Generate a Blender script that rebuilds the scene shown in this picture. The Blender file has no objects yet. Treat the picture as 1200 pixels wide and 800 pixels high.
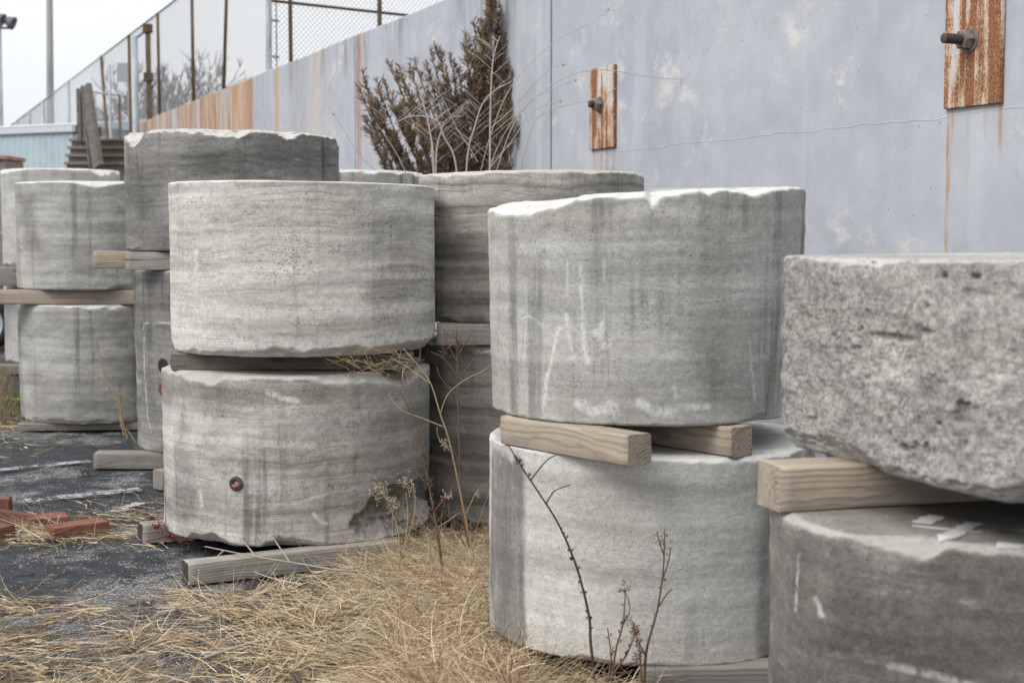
import bpy, bmesh, math, random
import numpy as np
from mathutils import Vector, Matrix
R = math.radians
random.seed(7); rng = np.random.default_rng(7)
scene = bpy.context.scene
COL = scene.collection

# ------------------------------------------------------------------ camera
EYE = 1.5; PITCH = R(4.39); F = 1667.0
cam_d = bpy.data.cameras.new('camera'); cam = bpy.data.objects.new('camera', cam_d); COL.objects.link(cam)
cam.location = (0, 0, EYE); cam.rotation_euler = (R(90) - PITCH, 0, 0)
cam_d.lens = 50; cam_d.sensor_width = 36; cam_d.clip_end = 2000; cam_d.clip_start = 0.1
cam_d.dof.use_dof = True; cam_d.dof.focus_distance = 6.1; cam_d.dof.aperture_fstop = 3.7
scene.camera = cam

def at(px, py, Y):
    u = (px - 600) / F; v = (400 - py) / F
    d = Vector((u, math.cos(PITCH) + v * math.sin(PITCH), -math.sin(PITCH) + v * math.cos(PITCH)))
    return Vector((0, 0, EYE)) + d * (Y / d.y)
def ground(px, py, z=0.0):
    u = (px - 600) / F; v = (400 - py) / F
    d = Vector((u, math.cos(PITCH) + v * math.sin(PITCH), -math.sin(PITCH) + v * math.cos(PITCH)))
    return Vector((0, 0, EYE)) + d * ((z - EYE) / d.z)

# ------------------------------------------------------------------ numpy noise
def _hash(ix, iy, iz, seed):
    h = (ix.astype(np.int64) * 374761393 + iy.astype(np.int64) * 668265263 + iz.astype(np.int64) * 2147483647 + seed * 974634777) & 0xFFFFFFFF
    h = ((h ^ (h >> 13)) * 1274126177) & 0xFFFFFFFF
    h = ((h ^ (h >> 16)) * 2246822519) & 0xFFFFFFFF
    return ((h ^ (h >> 15)) & 0xFFFFFF) / float(0xFFFFFF) * 2 - 1
def vnoise(p, seed=0):
    i = np.floor(p).astype(np.int64); f = p - i; f = f * f * f * (f * (f * 6 - 15) + 10)
    x, y, z = i[..., 0], i[..., 1], i[..., 2]; fx, fy, fz = f[..., 0], f[..., 1], f[..., 2]
    def c(a, b, d): return _hash(x + a, y + b, z + d, seed)
    x00 = c(0,0,0)*(1-fx)+c(1,0,0)*fx; x10 = c(0,1,0)*(1-fx)+c(1,1,0)*fx
    x01 = c(0,0,1)*(1-fx)+c(1,0,1)*fx; x11 = c(0,1,1)*(1-fx)+c(1,1,1)*fx
    return (x00*(1-fy)+x10*fy)*(1-fz)+(x01*(1-fy)+x11*fy)*fz
def fbm(p, seed=0, octv=4, gain=.5):
    s = 0; a = 1; t = 0
    for k in range(octv):
        s = s + a * vnoise(p * (2.03 ** k) + 17.3 * k, seed + k); t += a; a *= gain
    return s / t
def sstep(x, a, b):
    t = np.clip((x - a) / (b - a), 0, 1); return t * t * (3 - 2 * t)

# ------------------------------------------------------------------ object helpers
def tag(o, label=None, cat=None, group=None, kind=None):
    if label: o['label'] = label
    if cat: o['category'] = cat
    if group: o['group'] = group
    if kind: o['kind'] = kind
    return o
def link_mesh(name, me, mats, parent=None, loc=None, rot=None, smooth=True):
    o = bpy.data.objects.new(name, me); COL.objects.link(o)
    for m in (mats if isinstance(mats, (list, tuple)) else [mats]): me.materials.append(m)
    if smooth: me.polygons.foreach_set('use_smooth', [True] * len(me.polygons))
    if parent: o.parent = parent
    if loc is not None: o.location = loc
    if rot is not None: o.rotation_euler = rot
    return o
def empty(name, loc, rotz=0):
    o = bpy.data.objects.new(name, None); COL.objects.link(o); o.location = loc; o.rotation_euler = (0, 0, rotz); o.empty_display_size = .1
    return o
def bez(pts, n=14):
    P = [Vector(p) for p in pts]; out = []
    for i in range(len(P) - 1):
        p0, p1, p2, p3 = P[max(i-1, 0)], P[i], P[i+1], P[min(i+2, len(P)-1)]
        for k in range(n):
            t_ = k / n; out.append(.5 * ((2*p1) + (p2-p0)*t_ + (2*p0-5*p1+4*p2-p3)*t_*t_ + (3*p1-p0-3*p2+p3)*t_**3))
    return out + [P[-1]]
class MB:
    def __init__(s): s.v = []; s.f = []; s.mi = []
    def add(s, vs, fs, mi=0):
        b = len(s.v); s.v += [tuple(v) for v in vs]; s.f += [tuple(i + b for i in f) for f in fs]; s.mi += [mi] * len(fs)
    def box(s, c, size, rot=None, mi=0):
        hx, hy, hz = [k / 2 for k in size]
        vs = [Vector((x, y, z)) for x in (-hx, hx) for y in (-hy, hy) for z in (-hz, hz)]
        if rot is not None: vs = [rot @ v for v in vs]
        c = Vector(c); vs = [v + c for v in vs]
        s.add(vs, [(0,1,3,2),(4,6,7,5),(0,4,5,1),(2,3,7,6),(0,2,6,4),(1,5,7,3)], mi)
    def tube(s, pts, rad, n=6, cap=True, mi=0):
        pts = [Vector(p) for p in pts]; k = len(pts)
        if not hasattr(rad, '__len__'): rad = [rad] * k
        ref = None; vs = []
        for i, p in enumerate(pts):
            t = (pts[min(i + 1, k - 1)] - pts[max(i - 1, 0)]).normalized()
            if ref is None:
                ref = t.orthogonal().normalized()
            ref = (ref - t * ref.dot(t)); ref = ref.normalized() if ref.length > 1e-6 else t.orthogonal().normalized()
            b = t.cross(ref)
            for j in range(n):
                a = 2 * math.pi * j / n; vs.append(p + (ref * math.cos(a) + b * math.sin(a)) * rad[i])
        fs = [(i*n+j, i*n+(j+1) % n, (i+1)*n+(j+1) % n, (i+1)*n+j) for i in range(k-1) for j in range(n)]
        if cap: fs += [tuple(range(n-1, -1, -1)), tuple((k-1)*n+j for j in range(n))]
        s.add(vs, fs, mi)
    def lathe(s, prof, n=24, axis=None, mi=0):      # prof: (r, h) about local z
        k = len(prof); vs = []
        for r, h in prof:
            for j in range(n):
                a = 2 * math.pi * j / n; v = Vector((r * math.cos(a), r * math.sin(a), h))
                vs.append(axis @ v if axis is not None else v)
        fs = [(i*n+j, i*n+(j+1) % n, (i+1)*n+(j+1) % n, (i+1)*n+j) for i in range(k-1) for j in range(n)]
        s.add(vs, fs, mi)
    def build(s, name, mats, parent=None, loc=None, rot=None, smooth=False):
        me = bpy.data.meshes.new(name); me.from_pydata([tuple(v) for v in s.v], [], s.f); 
        o = link_mesh(name, me, mats, parent, loc, rot, smooth)
        if any(s.mi): me.polygons.foreach_set('material_index', s.mi)
        me.update(); return o

# ------------------------------------------------------------------ node helpers
class NT:
    def __init__(s, name):
        s.m = bpy.data.materials.new(name); s.m.use_nodes = True; s.t = s.m.node_tree; s.t.nodes.clear()
        s.out = s.n('ShaderNodeOutputMaterial'); s.b = s.n('ShaderNodeBsdfPrincipled'); s.l(s.b.outputs[0], s.out.inputs[0])
        s.b.inputs['Roughness'].default_value = .9; s.b.inputs['Specular IOR Level'].default_value = .25
    def n(s, t, **k):
        nd = s.t.nodes.new(t)
        for a, v in k.items(): setattr(nd, a, v)
        return nd
    def l(s, a, b): s.t.links.new(a, b)
    def inp(s, sock, v):
        if hasattr(v, 'is_output') or hasattr(v, 'links'): s.l(v, sock)
        else: sock.default_value = v
    def coord(s, scale=(1,1,1), loc=(0,0,0), src=None):
        if src is None:
            if not hasattr(s, 'tc'): s.tc = s.n('ShaderNodeTexCoord')
            src = s.tc.outputs['Object']
        mp = s.n('ShaderNodeMapping'); s.l(src, mp.inputs[0]); mp.inputs['Scale'].default_value = scale; mp.inputs['Location'].default_value = loc
        return mp.outputs[0]
    def noise(s, vec, scale, detail=4, rough=.55, dist=0):
        nd = s.n('ShaderNodeTexNoise'); s.l(vec, nd.inputs['Vector']); nd.inputs['Scale'].default_value = scale
        nd.inputs['Detail'].default_value = detail; nd.inputs['Roughness'].default_value = rough; nd.inputs['Distortion'].default_value = dist
        return nd.outputs[0]
    def ramp(s, fac, a, b, va=0., vb=1.):
        nd = s.n('ShaderNodeMapRange', interpolation_type='SMOOTHSTEP'); s.inp(nd.inputs[0], fac)
        for i, v in enumerate((a, b, va, vb)): nd.inputs[i + 1].default_value = v
        return nd.outputs[0]
    def math(s, op, a, b=0., c=None):
        nd = s.n('ShaderNodeMath', operation=op); s.inp(nd.inputs[0], a); s.inp(nd.inputs[1], b)
        if c is not None: s.inp(nd.inputs[2], c)
        return nd.outputs[0]
    def mix(s, f, a, b, mode='MIX'):
        nd = s.n('ShaderNodeMix', data_type='RGBA', blend_type=mode); s.inp(nd.inputs[0], f)
        for i, v in ((6, a), (7, b)):
            if isinstance(v, (tuple, list)): v = tuple(v) + (1,) * (4 - len(v))
            s.inp(nd.inputs[i], v)
        return nd.outputs[2]
    def grey(s, v):
        nd = s.n('ShaderNodeCombineColor'); 
        for i in range(3): s.inp(nd.inputs[i], v)
        return nd.outputs[0]
    def attr(s, name): return s.n('ShaderNodeAttribute', attribute_name=name).outputs['Fac']
    def bump(s, h, strength=.5, dist=.01, normal=None):
        nd = s.n('ShaderNodeBump'); nd.inputs['Strength'].default_value = strength; nd.inputs['Distance'].default_value = dist
        s.l(h, nd.inputs['Height'])
        if normal is not None: s.l(normal, nd.inputs['Normal'])
        return nd.outputs[0]
    def color(s, c): s.inp(s.b.inputs['Base Color'], tuple(c) + (1,) if isinstance(c, tuple) and len(c) == 3 else c); return s
    def normal(s, n): s.l(n, s.b.inputs['Normal']); return s

def stone_mat(name, seed, c_dark, c_light, band=.5, streak=.5, line=.6, pit=.5, rough=.35, pale=.4, stain_shade_col=(.09,.085,.08), moss=0., chipc=(.62,.61,.59), film=.5):
    t = NT(name); o = (seed * 3.7, seed * 1.9, seed * .83); wm = (1.015, 1., .972); c_dark = tuple(a * b for a, b in zip(c_dark, wm)); c_light = tuple(a * b for a, b in zip(c_light, wm)); chipc = tuple(a * b for a, b in zip(chipc, wm))
    base = t.noise(t.coord((1,1,1.8), o), 2.2, 6, .6)
    col = t.mix(t.ramp(base, .37, .63), c_dark, c_light)
    if not hasattr(t, 'tc'): t.tc = t.n('ShaderNodeTexCoord')
    szz = t.n('ShaderNodeSeparateXYZ'); t.l(t.tc.outputs['Object'], szz.inputs[0])
    wb = t.noise(t.coord((1,1,1), o), 1.7, 5, .55)
    def layer(fr, w, off, det=3, ro=.6):
        cz = t.n('ShaderNodeCombineXYZ'); t.l(t.math('ADD', t.math('MULTIPLY_ADD', szz.outputs[2], fr, off), t.math('MULTIPLY', wb, w)), cz.inputs[2])
        t.l(t.math('MULTIPLY', szz.outputs[0], .18), cz.inputs[0]); t.l(t.math('MULTIPLY', szz.outputs[1], .18), cz.inputs[1]); return t.noise(cz.outputs[0], 1., det, ro)
    lay1 = layer(9., 1.5, seed * 1.7, 4, .65); lay2 = layer(26., 3., seed * 2.9, 3)
    bn = t.noise(t.coord((.55,.55,13), o), 1., 5, .6, .35)
    bn2 = t.noise(t.coord((2.2,2.2,55), o), 1., 4, .6, .2)
    bv = t.math('ADD', t.math('ADD', t.ramp(lay1, .36, .64, -.6, .6), t.ramp(lay2, .35, .65, -.25, .25)), t.math('ADD', t.ramp(bn, .35, .65, -.3, .3), t.ramp(bn2, .3, .7, -.10, .10)))
    col = t.mix(1., col, t.grey(t.math('MULTIPLY_ADD', bv, band, 1.)), 'MULTIPLY')
    # warm / cool layers
    wl = layer(7., 1.2, seed * 4.1 + 9, 3)
    col = t.mix(t.ramp(wl, .45, .7, 0, .5 * min(1, band + .3)), col, t.mix(1., col, (1.04, .985, .89), 'MULTIPLY'))
    # chalky pale bloom
    pn = t.noise(t.coord((1.6,1.6,5), (o[2], o[0], o[1])), 2.4, 8, .68)
    col = t.mix(t.ramp(pn, .54, .74, 0, pale), col, (.56,.545,.52))
    # bedding cracks
    ln = layer(7.5, 1.1, seed * 3.3 + 4, 2, .5)
    la = t.math('ABSOLUTE', t.math('SUBTRACT', ln, .5)); lb = t.math('ABSOLUTE', t.math('SUBTRACT', ln, .59)); lc = t.math('ABSOLUTE', t.math('SUBTRACT', ln, .42))
    lm = t.ramp(t.math('MINIMUM', t.math('MINIMUM', la, lb), lc), .0, .0075, 1, 0)
    brk = t.ramp(t.noise(t.coord((3,3,6), o), 1.6, 6, .75), .44, .58)
    lines = t.math('MULTIPLY', lm, brk)
    col = t.mix(t.math('MULTIPLY', lines, line), col, (.12,.108,.095))
    # rain streaks
    sn = t.noise(t.coord((11,11,.55), o), 1., 5, .6, .1); sl = t.ramp(t.noise(t.coord((1,1,.7), (o[1],o[0],o[2])), 1.5, 3), .36, .62)
    sm = t.math('MULTIPLY', t.ramp(sn, .50, .63), sl)
    col = t.mix(t.math('MULTIPLY', sm, streak), col, t.mix(1., col, (.40,.40,.415), 'MULTIPLY'))
    # blotchy dark weathering film
    fl = t.noise(t.coord((1.3,1.3,2.2), (o[0]+5, o[2], o[1])), 2.6, 8, .74); col = t.mix(t.ramp(fl, .50, .70, 0, film), col, t.mix(1., col, (.52,.515,.51), 'MULTIPLY'))
    # white runs
    wr = t.noise(t.coord((26,26,1.6), (o[2],o[1],o[0])), 1., 6, .7, .3)
    col = t.mix(t.ramp(wr, .66, .74, 0, .55 * pale), col, (.62,.61,.59))
    if moss:
        mn = t.noise(t.coord((2,2,4), o), 3., 7, .7)
        col = t.mix(t.ramp(mn, .55, .7, 0, moss), col, (.16,.15,.10))
    # stains and painted-in shade of neighbouring stacks, with ragged outline
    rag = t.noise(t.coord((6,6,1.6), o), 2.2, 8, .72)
    st = t.math('MULTIPLY', t.attr('stain_shade'), t.ramp(rag, .28, .58, .6, 1.))
    col = t.mix(st, col, t.mix(.80, col, stain_shade_col))
    # grain
    g1 = t.noise(t.coord(loc=o), 52, 5, .8); g2 = t.noise(t.coord(loc=o), 240, 3, .75)
    gv = t.math('ADD', t.ramp(g1, .34, .66, -.6, .45), t.ramp(g2, .36, .64, -.75, .6))
    col = t.mix(1., col, t.grey(t.math('MULTIPLY_ADD', gv, rough, 1.)), 'MULTIPLY')
    pt = t.ramp(t.noise(t.coord((1,1,1.5), o), 85, 3, .6), .60, .68)
    pz = t.math('MULTIPLY', pt, t.ramp(t.noise(t.coord((1,1,2), o), 3.1, 3), .42, .62))
    col = t.mix(t.math('MULTIPLY', pz, pit), col, (.10,.09,.08))
    # fresh broken edge
    col = t.mix(t.math('MULTIPLY', t.attr('chip'), t.ramp(g1, .2, .6, .7, 1.)), col, t.mix(t.ramp(g2, .3, .7), chipc, tuple(k * .85 for k in chipc)))
    wn = t.ramp(t.noise(t.coord((1,1,.6), o), 38, 6, .72), .36, .56)
    col = t.mix(t.math('MULTIPLY', t.attr('white'), wn), col, (.70,.69,.67))
    t.color(col); t.b.inputs['Roughness'].default_value = .92
    h = t.math('ADD', t.math('MULTIPLY', g1, .8), t.math('MULTIPLY', g2, .35))
    h = t.math('SUBTRACT', h, t.math('MULTIPLY', lines, .9 * line)); h = t.math('SUBTRACT', h, t.math('MULTIPLY', pz, .8))
    h = t.math('ADD', h, t.math('MULTIPLY', bn2, .2))
    t.normal(t.bump(h, .7, .0048 + .03 * max(0, rough - .3))); return t.m

def wood_mat(name, c1, c2, grey=.0, dark=0.):
    t = NT(name); oi = t.n('ShaderNodeObjectInfo')
    cb = t.n('ShaderNodeCombineXYZ'); t.l(t.math('MULTIPLY', oi.outputs['Random'], 3.), cb.inputs[0])
    t.l(t.math('MULTIPLY_ADD', oi.outputs['Random'], .09, -.02), cb.inputs[1]); t.l(t.math('MULTIPLY_ADD', t.math('FRACT', t.math('MULTIPLY', oi.outputs['Random'], 7.)), .08, -.09), cb.inputs[2])
    va = t.n('ShaderNodeVectorMath'); tc = t.n('ShaderNodeTexCoord'); t.l(tc.outputs['Object'], va.inputs[0]); t.l(cb.outputs[0], va.inputs[1])
    src = va.outputs[0]
    wob = t.noise(t.coord((1.2,3,3), src=src), 2.2, 3)
    w = t.n('ShaderNodeTexWave', wave_type='RINGS', rings_direction='X'); 
    v2 = t.n('ShaderNodeVectorMath'); v2.operation = 'ADD'; cw = t.n('ShaderNodeCombineXYZ')
    t.l(t.math('MULTIPLY', wob, .05), cw.inputs[1]); t.l(t.math('MULTIPLY', wob, .045), cw.inputs[2]); t.l(src, v2.inputs[0]); t.l(cw.outputs[0], v2.inputs[1])
    t.l(v2.outputs[0], w.inputs[0]); w.inputs['Scale'].default_value = 24; w.inputs['Distortion'].default_value = 1.2; w.inputs['Detail'].default_value = 2; w.inputs['Detail Scale'].default_value = 1.5
    ring = t.ramp(w.outputs['Fac'], .35, .95)
    fib = t.noise(t.coord((2.5,90,90), src=src), 1., 4, .65); blot = t.noise(t.coord((1.5,5,5), src=src), 2., 5, .6)
    col = t.mix(t.math('MULTIPLY', ring, .6), c1, c2); col = t.mix(1., col, t.grey(t.ramp(fib, .25, .75, .72, 1.22)), 'MULTIPLY')
    col = t.mix(t.ramp(blot, .35, .65, max(0, grey - .2), min(1, grey + .25)), col, (.30,.285,.265))
    crk = t.noise(t.coord((1.1,38,38), (3,1,2), src=src), 1., 3, .5); cm = t.ramp(crk, .66, .70)
    col = t.mix(t.math('MULTIPLY', cm, .75), col, (.06,.05,.042))
    dn = t.noise(t.coord((3,6,6), (5,3,1), src=src), 2., 6, .7); col = t.mix(t.ramp(dn, .45, .7, dark * .5, .25 + dark * .6), col, (.085,.072,.06))
    # knots
    vo = t.n('ShaderNodeTexVoronoi'); t.l(t.coord((2.2,7,7), src=src), vo.inputs['Vector']); vo.inputs['Scale'].default_value = 1.
    col = t.mix(t.ramp(vo.outputs['Distance'], .04, .12, .8, 0), col, (.10,.055,.03))
    t.color(col); t.b.inputs['Roughness'].default_value = .82
    t.normal(t.bump(t.math('SUBTRACT', t.math('ADD', t.math('MULTIPLY', ring, .4), fib), t.math('MULTIPLY', cm, 1.5)), .5, .004)); return t.m

def plain_mat(name, c, rough=.7, var=.25, scale=8, metal=0., stretch=(1,1,1)):
    t = NT(name); n1 = t.noise(t.coord(stretch), scale, 6, .65)
    t.color(t.mix(1., c, t.grey(t.ramp(n1, .25, .75, 1 - var, 1 + var)), 'MULTIPLY')); t.b.inputs['Roughness'].default_value = rough; t.b.inputs['Metallic'].default_value = metal
    t.normal(t.bump(n1, .25, .005)); return t.m
def rusty_mat(name, paint=(.50,.50,.51), amount=.5, sc=1.):
    t = NT(name); oi = t.n('ShaderNodeObjectInfo'); rnd = t.n('ShaderNodeCombineXYZ')
    for i in range(3): t.l(t.math('MULTIPLY', oi.outputs['Random'], 9. + i), rnd.inputs[i])
    va = t.n('ShaderNodeVectorMath'); tc = t.n('ShaderNodeTexCoord'); t.l(tc.outputs['Object'], va.inputs[0]); t.l(rnd.outputs[0], va.inputs[1]); src = va.outputs[0]
    st = t.noise(t.coord((16*sc,16*sc,1.1*sc), src=src), 1., 4, .55, .25); bl = t.noise(t.coord((3,3,2.), src=src), 3*sc, 5, .65); fn = t.noise(t.coord((1,1,.7), src=src), 90, 4, .7)
    k = t.math('ADD', t.math('ADD', st, t.math('MULTIPLY', bl, .45)), t.math('MULTIPLY', fn, .3))
    th = .98 - .3 * amount
    pale = t.ramp(k, th - .13, th + .02); deep = t.ramp(k, th - .03, th + .09)
    col = t.mix(t.math('MULTIPLY', pale, .9), paint, (.53,.33,.19)); col = t.mix(t.math('MULTIPLY', deep, .92), col, t.mix(t.ramp(fn, .35, .62), (.36,.145,.055), (.15,.055,.03)))
    sp = t.ramp(t.noise(t.coord(src=src), 140, 2, .5), .62, .68); col = t.mix(t.math('MULTIPLY', sp, t.math('MULTIPLY', pale, .8)), col, (.13,.05,.03))
    t.color(col); t.b.inputs['Roughness'].default_value = .85; t.normal(t.bump(t.math('ADD', fn, deep), .4, .004)); return t.m
def tint_mat(name, c1, c2, rough=.85, trans=0.):
    t = NT(name); a = t.attr('tint'); col = t.mix(a, c1, c2)
    t.color(col); t.b.inputs['Roughness'].default_value = rough
    return t.m

# ------------------------------------------------------------------ world + sun
world = bpy.data.worlds.new('World'); scene.world = world; world.use_nodes = True
wt = world.node_tree; wt.nodes.clear()
wo = wt.nodes.new('ShaderNodeOutputWorld'); bg = wt.nodes.new('ShaderNodeBackground'); wt.links.new(bg.outputs[0], wo.inputs[0])
SUN_EL, SUN_AZ = R(46), R(234)     # azimuth measured clockwise from +Y : behind the camera, well to the left
sky = wt.nodes.new('ShaderNodeTexSky'); sky.sky_type = 'NISHITA'; sky.sun_disc = False; sky.sun_elevation = SUN_EL; sky.sun_rotation = SUN_AZ
hs = wt.nodes.new('ShaderNodeHueSaturation'); hs.inputs['Saturation'].default_value = .12; wt.links.new(sky.outputs[0], hs.inputs['Color'])
mx = wt.nodes.new('ShaderNodeMix'); mx.data_type = 'RGBA'; mx.inputs[0].default_value = .82; wt.links.new(hs.outputs[0], mx.inputs[6])
# overcast veil: soft cloud variation
tcw = wt.nodes.new('ShaderNodeTexCoord'); mpw = wt.nodes.new('ShaderNodeMapping'); mpw.inputs['Scale'].default_value = (1, 1, 2.5); wt.links.new(tcw.outputs['Generated'], mpw.inputs[0])
nw = wt.nodes.new('ShaderNodeTexNoise'); nw.inputs['Scale'].default_value = 2.2; nw.inputs['Detail'].default_value = 4; wt.links.new(mpw.outputs[0], nw.inputs['Vector'])
rw = wt.nodes.new('ShaderNodeMix'); rw.data_type = 'RGBA'; rw.inputs[6].default_value = (8.3, 8.6, 9.0, 1); rw.inputs[7].default_value = (9.6, 9.75, 9.9, 1); wt.links.new(nw.outputs[0], rw.inputs[0])
wt.links.new(rw.outputs[2], mx.inputs[7])
sepw = wt.nodes.new('ShaderNodeSeparateXYZ'); wt.links.new(tcw.outputs['Generated'], sepw.inputs[0])
gr = wt.nodes.new('ShaderNodeMapRange'); wt.links.new(sepw.outputs[2], gr.inputs[0])
for i_, v_ in enumerate((0., 1., .80, 1.7)): gr.inputs[i_ + 1].default_value = v_
vm = wt.nodes.new('ShaderNodeVectorMath'); vm.operation = 'SCALE'; wt.links.new(mx.outputs[2], vm.inputs[0]); wt.links.new(gr.outputs[0], vm.inputs['Scale']); wt.links.new(vm.outputs[0], bg.inputs[0]); bg.inputs['Strength'].default_value = .1
sd = bpy.data.lights.new('sun', 'SUN'); sd.energy = 1.5; sd.angle = R(26); sd.color = (1, .965, .92)
so = bpy.data.objects.new('sun', sd); COL.objects.link(so)
sv = Vector((math.sin(SUN_AZ) * math.cos(SUN_EL), math.cos(SUN_AZ) * math.cos(SUN_EL), math.sin(SUN_EL)))
so.rotation_euler = (-sv).to_track_quat('-Z', 'Y').to_euler(); so.location = sv * 30
scene.view_settings.view_transform = 'Standard'; scene.view_settings.look = 'None'; scene.view_settings.exposure = .36; scene.view_settings.gamma = 1
scene.render.engine = 'CYCLES'; scene.cycles.use_denoising = True; scene.cycles.max_bounces = 6
try: scene.cycles.denoiser = 'OPENIMAGEDENOISE'
except Exception: pass

# ------------------------------------------------------------------ ground
def asphalt_mat():
    t = NT('asphalt'); c = t.coord()
    big = t.noise(t.coord((1,.55,1)), 1.1, 5, .6); mid = t.noise(c, 7, 5, .65)
    col = t.mix(t.ramp(mid, .3, .7), (.022,.024,.028), (.045,.047,.052))
    worn = t.ramp(t.math('ADD', big, t.math('MULTIPLY', mid, .35)), .665, .80)
    v = t.n('ShaderNodeTexVoronoi'); t.l(c, v.inputs['Vector']); v.inputs['Scale'].default_value = 95
    sep = t.n('ShaderNodeSeparateColor'); t.l(v.outputs['Color'], sep.inputs[0])
    v2 = t.n('ShaderNodeTexVoronoi'); t.l(c, v2.inputs['Vector']); v2.inputs['Scale'].default_value = 210; sep2 = t.n('ShaderNodeSeparateColor'); t.l(v2.outputs['Color'], sep2.inputs[0])
    th = t.math('MULTIPLY_ADD', worn, -.50, .972)
    d1 = t.math('MULTIPLY', t.math('GREATER_THAN', sep.outputs[0], th), t.ramp(v.outputs['Distance'], .28, .5, 1, 0))
    th2 = t.math('MULTIPLY_ADD', worn, -.46, .955); d2 = t.math('MULTIPLY', t.math('GREATER_THAN', sep2.outputs[1], th2), t.ramp(v2.outputs['Distance'], .3, .55, 1, 0))
    pebb = t.mix(sep.outputs[2], (.28,.28,.285), (.66,.65,.63))
    col = t.mix(t.math('MULTIPLY', worn, .45), col, (.16,.16,.162))
    col = t.mix(d2, col, (.34,.335,.33)); col = t.mix(d1, col, pebb)
    cr = t.n('ShaderNodeTexVoronoi', feature='DISTANCE_TO_EDGE'); wv = t.n('ShaderNodeVectorMath'); wv.operation = 'ADD'
    nz = t.n('ShaderNodeTexNoise'); t.l(c, nz.inputs['Vector']); nz.inputs['Scale'].default_value = 3; nz.inputs['Detail'].default_value = 5
    t.l(c, wv.inputs[0]); t.l(nz.outputs['Color'], wv.inputs[1]); t.l(wv.outputs[0], cr.inputs['Vector']); cr.inputs['Scale'].default_value = .55
    col = t.mix(t.ramp(cr.outputs['Distance'], .002, .009, .85, 0), col, (.015,.015,.016))
    t.color(col); t.b.inputs['Roughness'].default_value = .88
    t.normal(t.bump(t.math('ADD', t.math('ADD', d1, t.math('MULTIPLY', d2, .6)), t.noise(c, 130, 3, .6)), .6, .006)); return t.m
def grid_mesh(name, xs, ys, zf, mat, kind='structure'):
    X, Y = np.meshgrid(xs, ys); Z = zf(X, Y); v = np.stack([X, Y, Z], -1).reshape(-1, 3); nx, ny = len(xs), len(ys)
    f = [(j*nx+i, j*nx+i+1, (j+1)*nx+i+1, (j+1)*nx+i) for j in range(ny-1) for i in range(nx-1)]
    me = bpy.data.meshes.new(name); me.from_pydata(v.tolist(), [], f); o = link_mesh(name, me, mat); tag(o, kind=kind); return o
gx = np.concatenate([[-400,-150,-60,-25,-12], np.linspace(-8, 6, 71), [12, 30, 80, 400]]); gy = np.concatenate([[-60,-20,-5,0], np.linspace(2, 16, 71), [22, 30, 45, 70, 120, 260, 600]])
def gz(X, Y):
    p = np.stack([X * .5, Y * .5, X * 0], -1); m = sstep(Y, 0, 3) * (1 - sstep(Y, 13, 16)) * sstep(X, -10, -7) * (1 - sstep(X, 5, 7)); return -.012 + .012 * fbm(p, 3, 3) * m
grid_mesh('asphalt_ground', gx, gy, gz, asphalt_mat())
# worn paint stripes on the asphalt
def worn_paint(name, c, lo, hi, edge=False):
    tp = NT(name); n1 = tp.noise(tp.coord((1,1,1)), 30, 6, .78); n2 = tp.noise(tp.coord((1,1,1)), 5, 4, .6)
    k_ = tp.math('ADD', n1, tp.math('MULTIPLY', n2, .6))
    if edge: k_ = tp.math('ADD', k_, tp.math('MULTIPLY_ADD', tp.attr('edge'), .42, -.28))
    a = tp.ramp(k_, lo, hi); tr = tp.n('ShaderNodeBsdfTransparent'); ms = tp.n('ShaderNodeMixShader'); tp.l(a, ms.inputs[0]); tp.l(tr.outputs[0], ms.inputs[1]); tp.l(tp.b.outputs[0], ms.inputs[2]); tp.l(ms.outputs[0], tp.out.inputs[0]); tp.color(c); return tp
tp = worn_paint('worn_white_paint', (.40,.395,.385), .77, .86); tp2 = worn_paint('worn_chalk_paint', (.50,.50,.49), .70, .95, True)
for p, q, w in (((-150, 566), (106, 541), .10), ((30, 588), (165, 574), .13), (((130, 601)), (165, 590), .08)):
    A, B = ground(*p), ground(*q); d = (B - A).normalized(); nn = Vector((-d.y, d.x, 0)); mb = MB(); k = 24; vs = []
    for i in range(k + 1):
        c = A.lerp(B, i / k); e1, e2 = w / 2 * random.uniform(.7, 1.15), w / 2 * random.uniform(.7, 1.15); vs += [(c.x + nn.x * e1, c.y + nn.y * e1, .008), (c.x - nn.x * e2, c.y - nn.y * e2, .008)]
    mb.add(vs, [(2*i, 2*i+1, 2*i+3, 2*i+2) for i in range(k)]); tag(mb.build('paint_stripe', tp.m), kind='structure')

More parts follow.
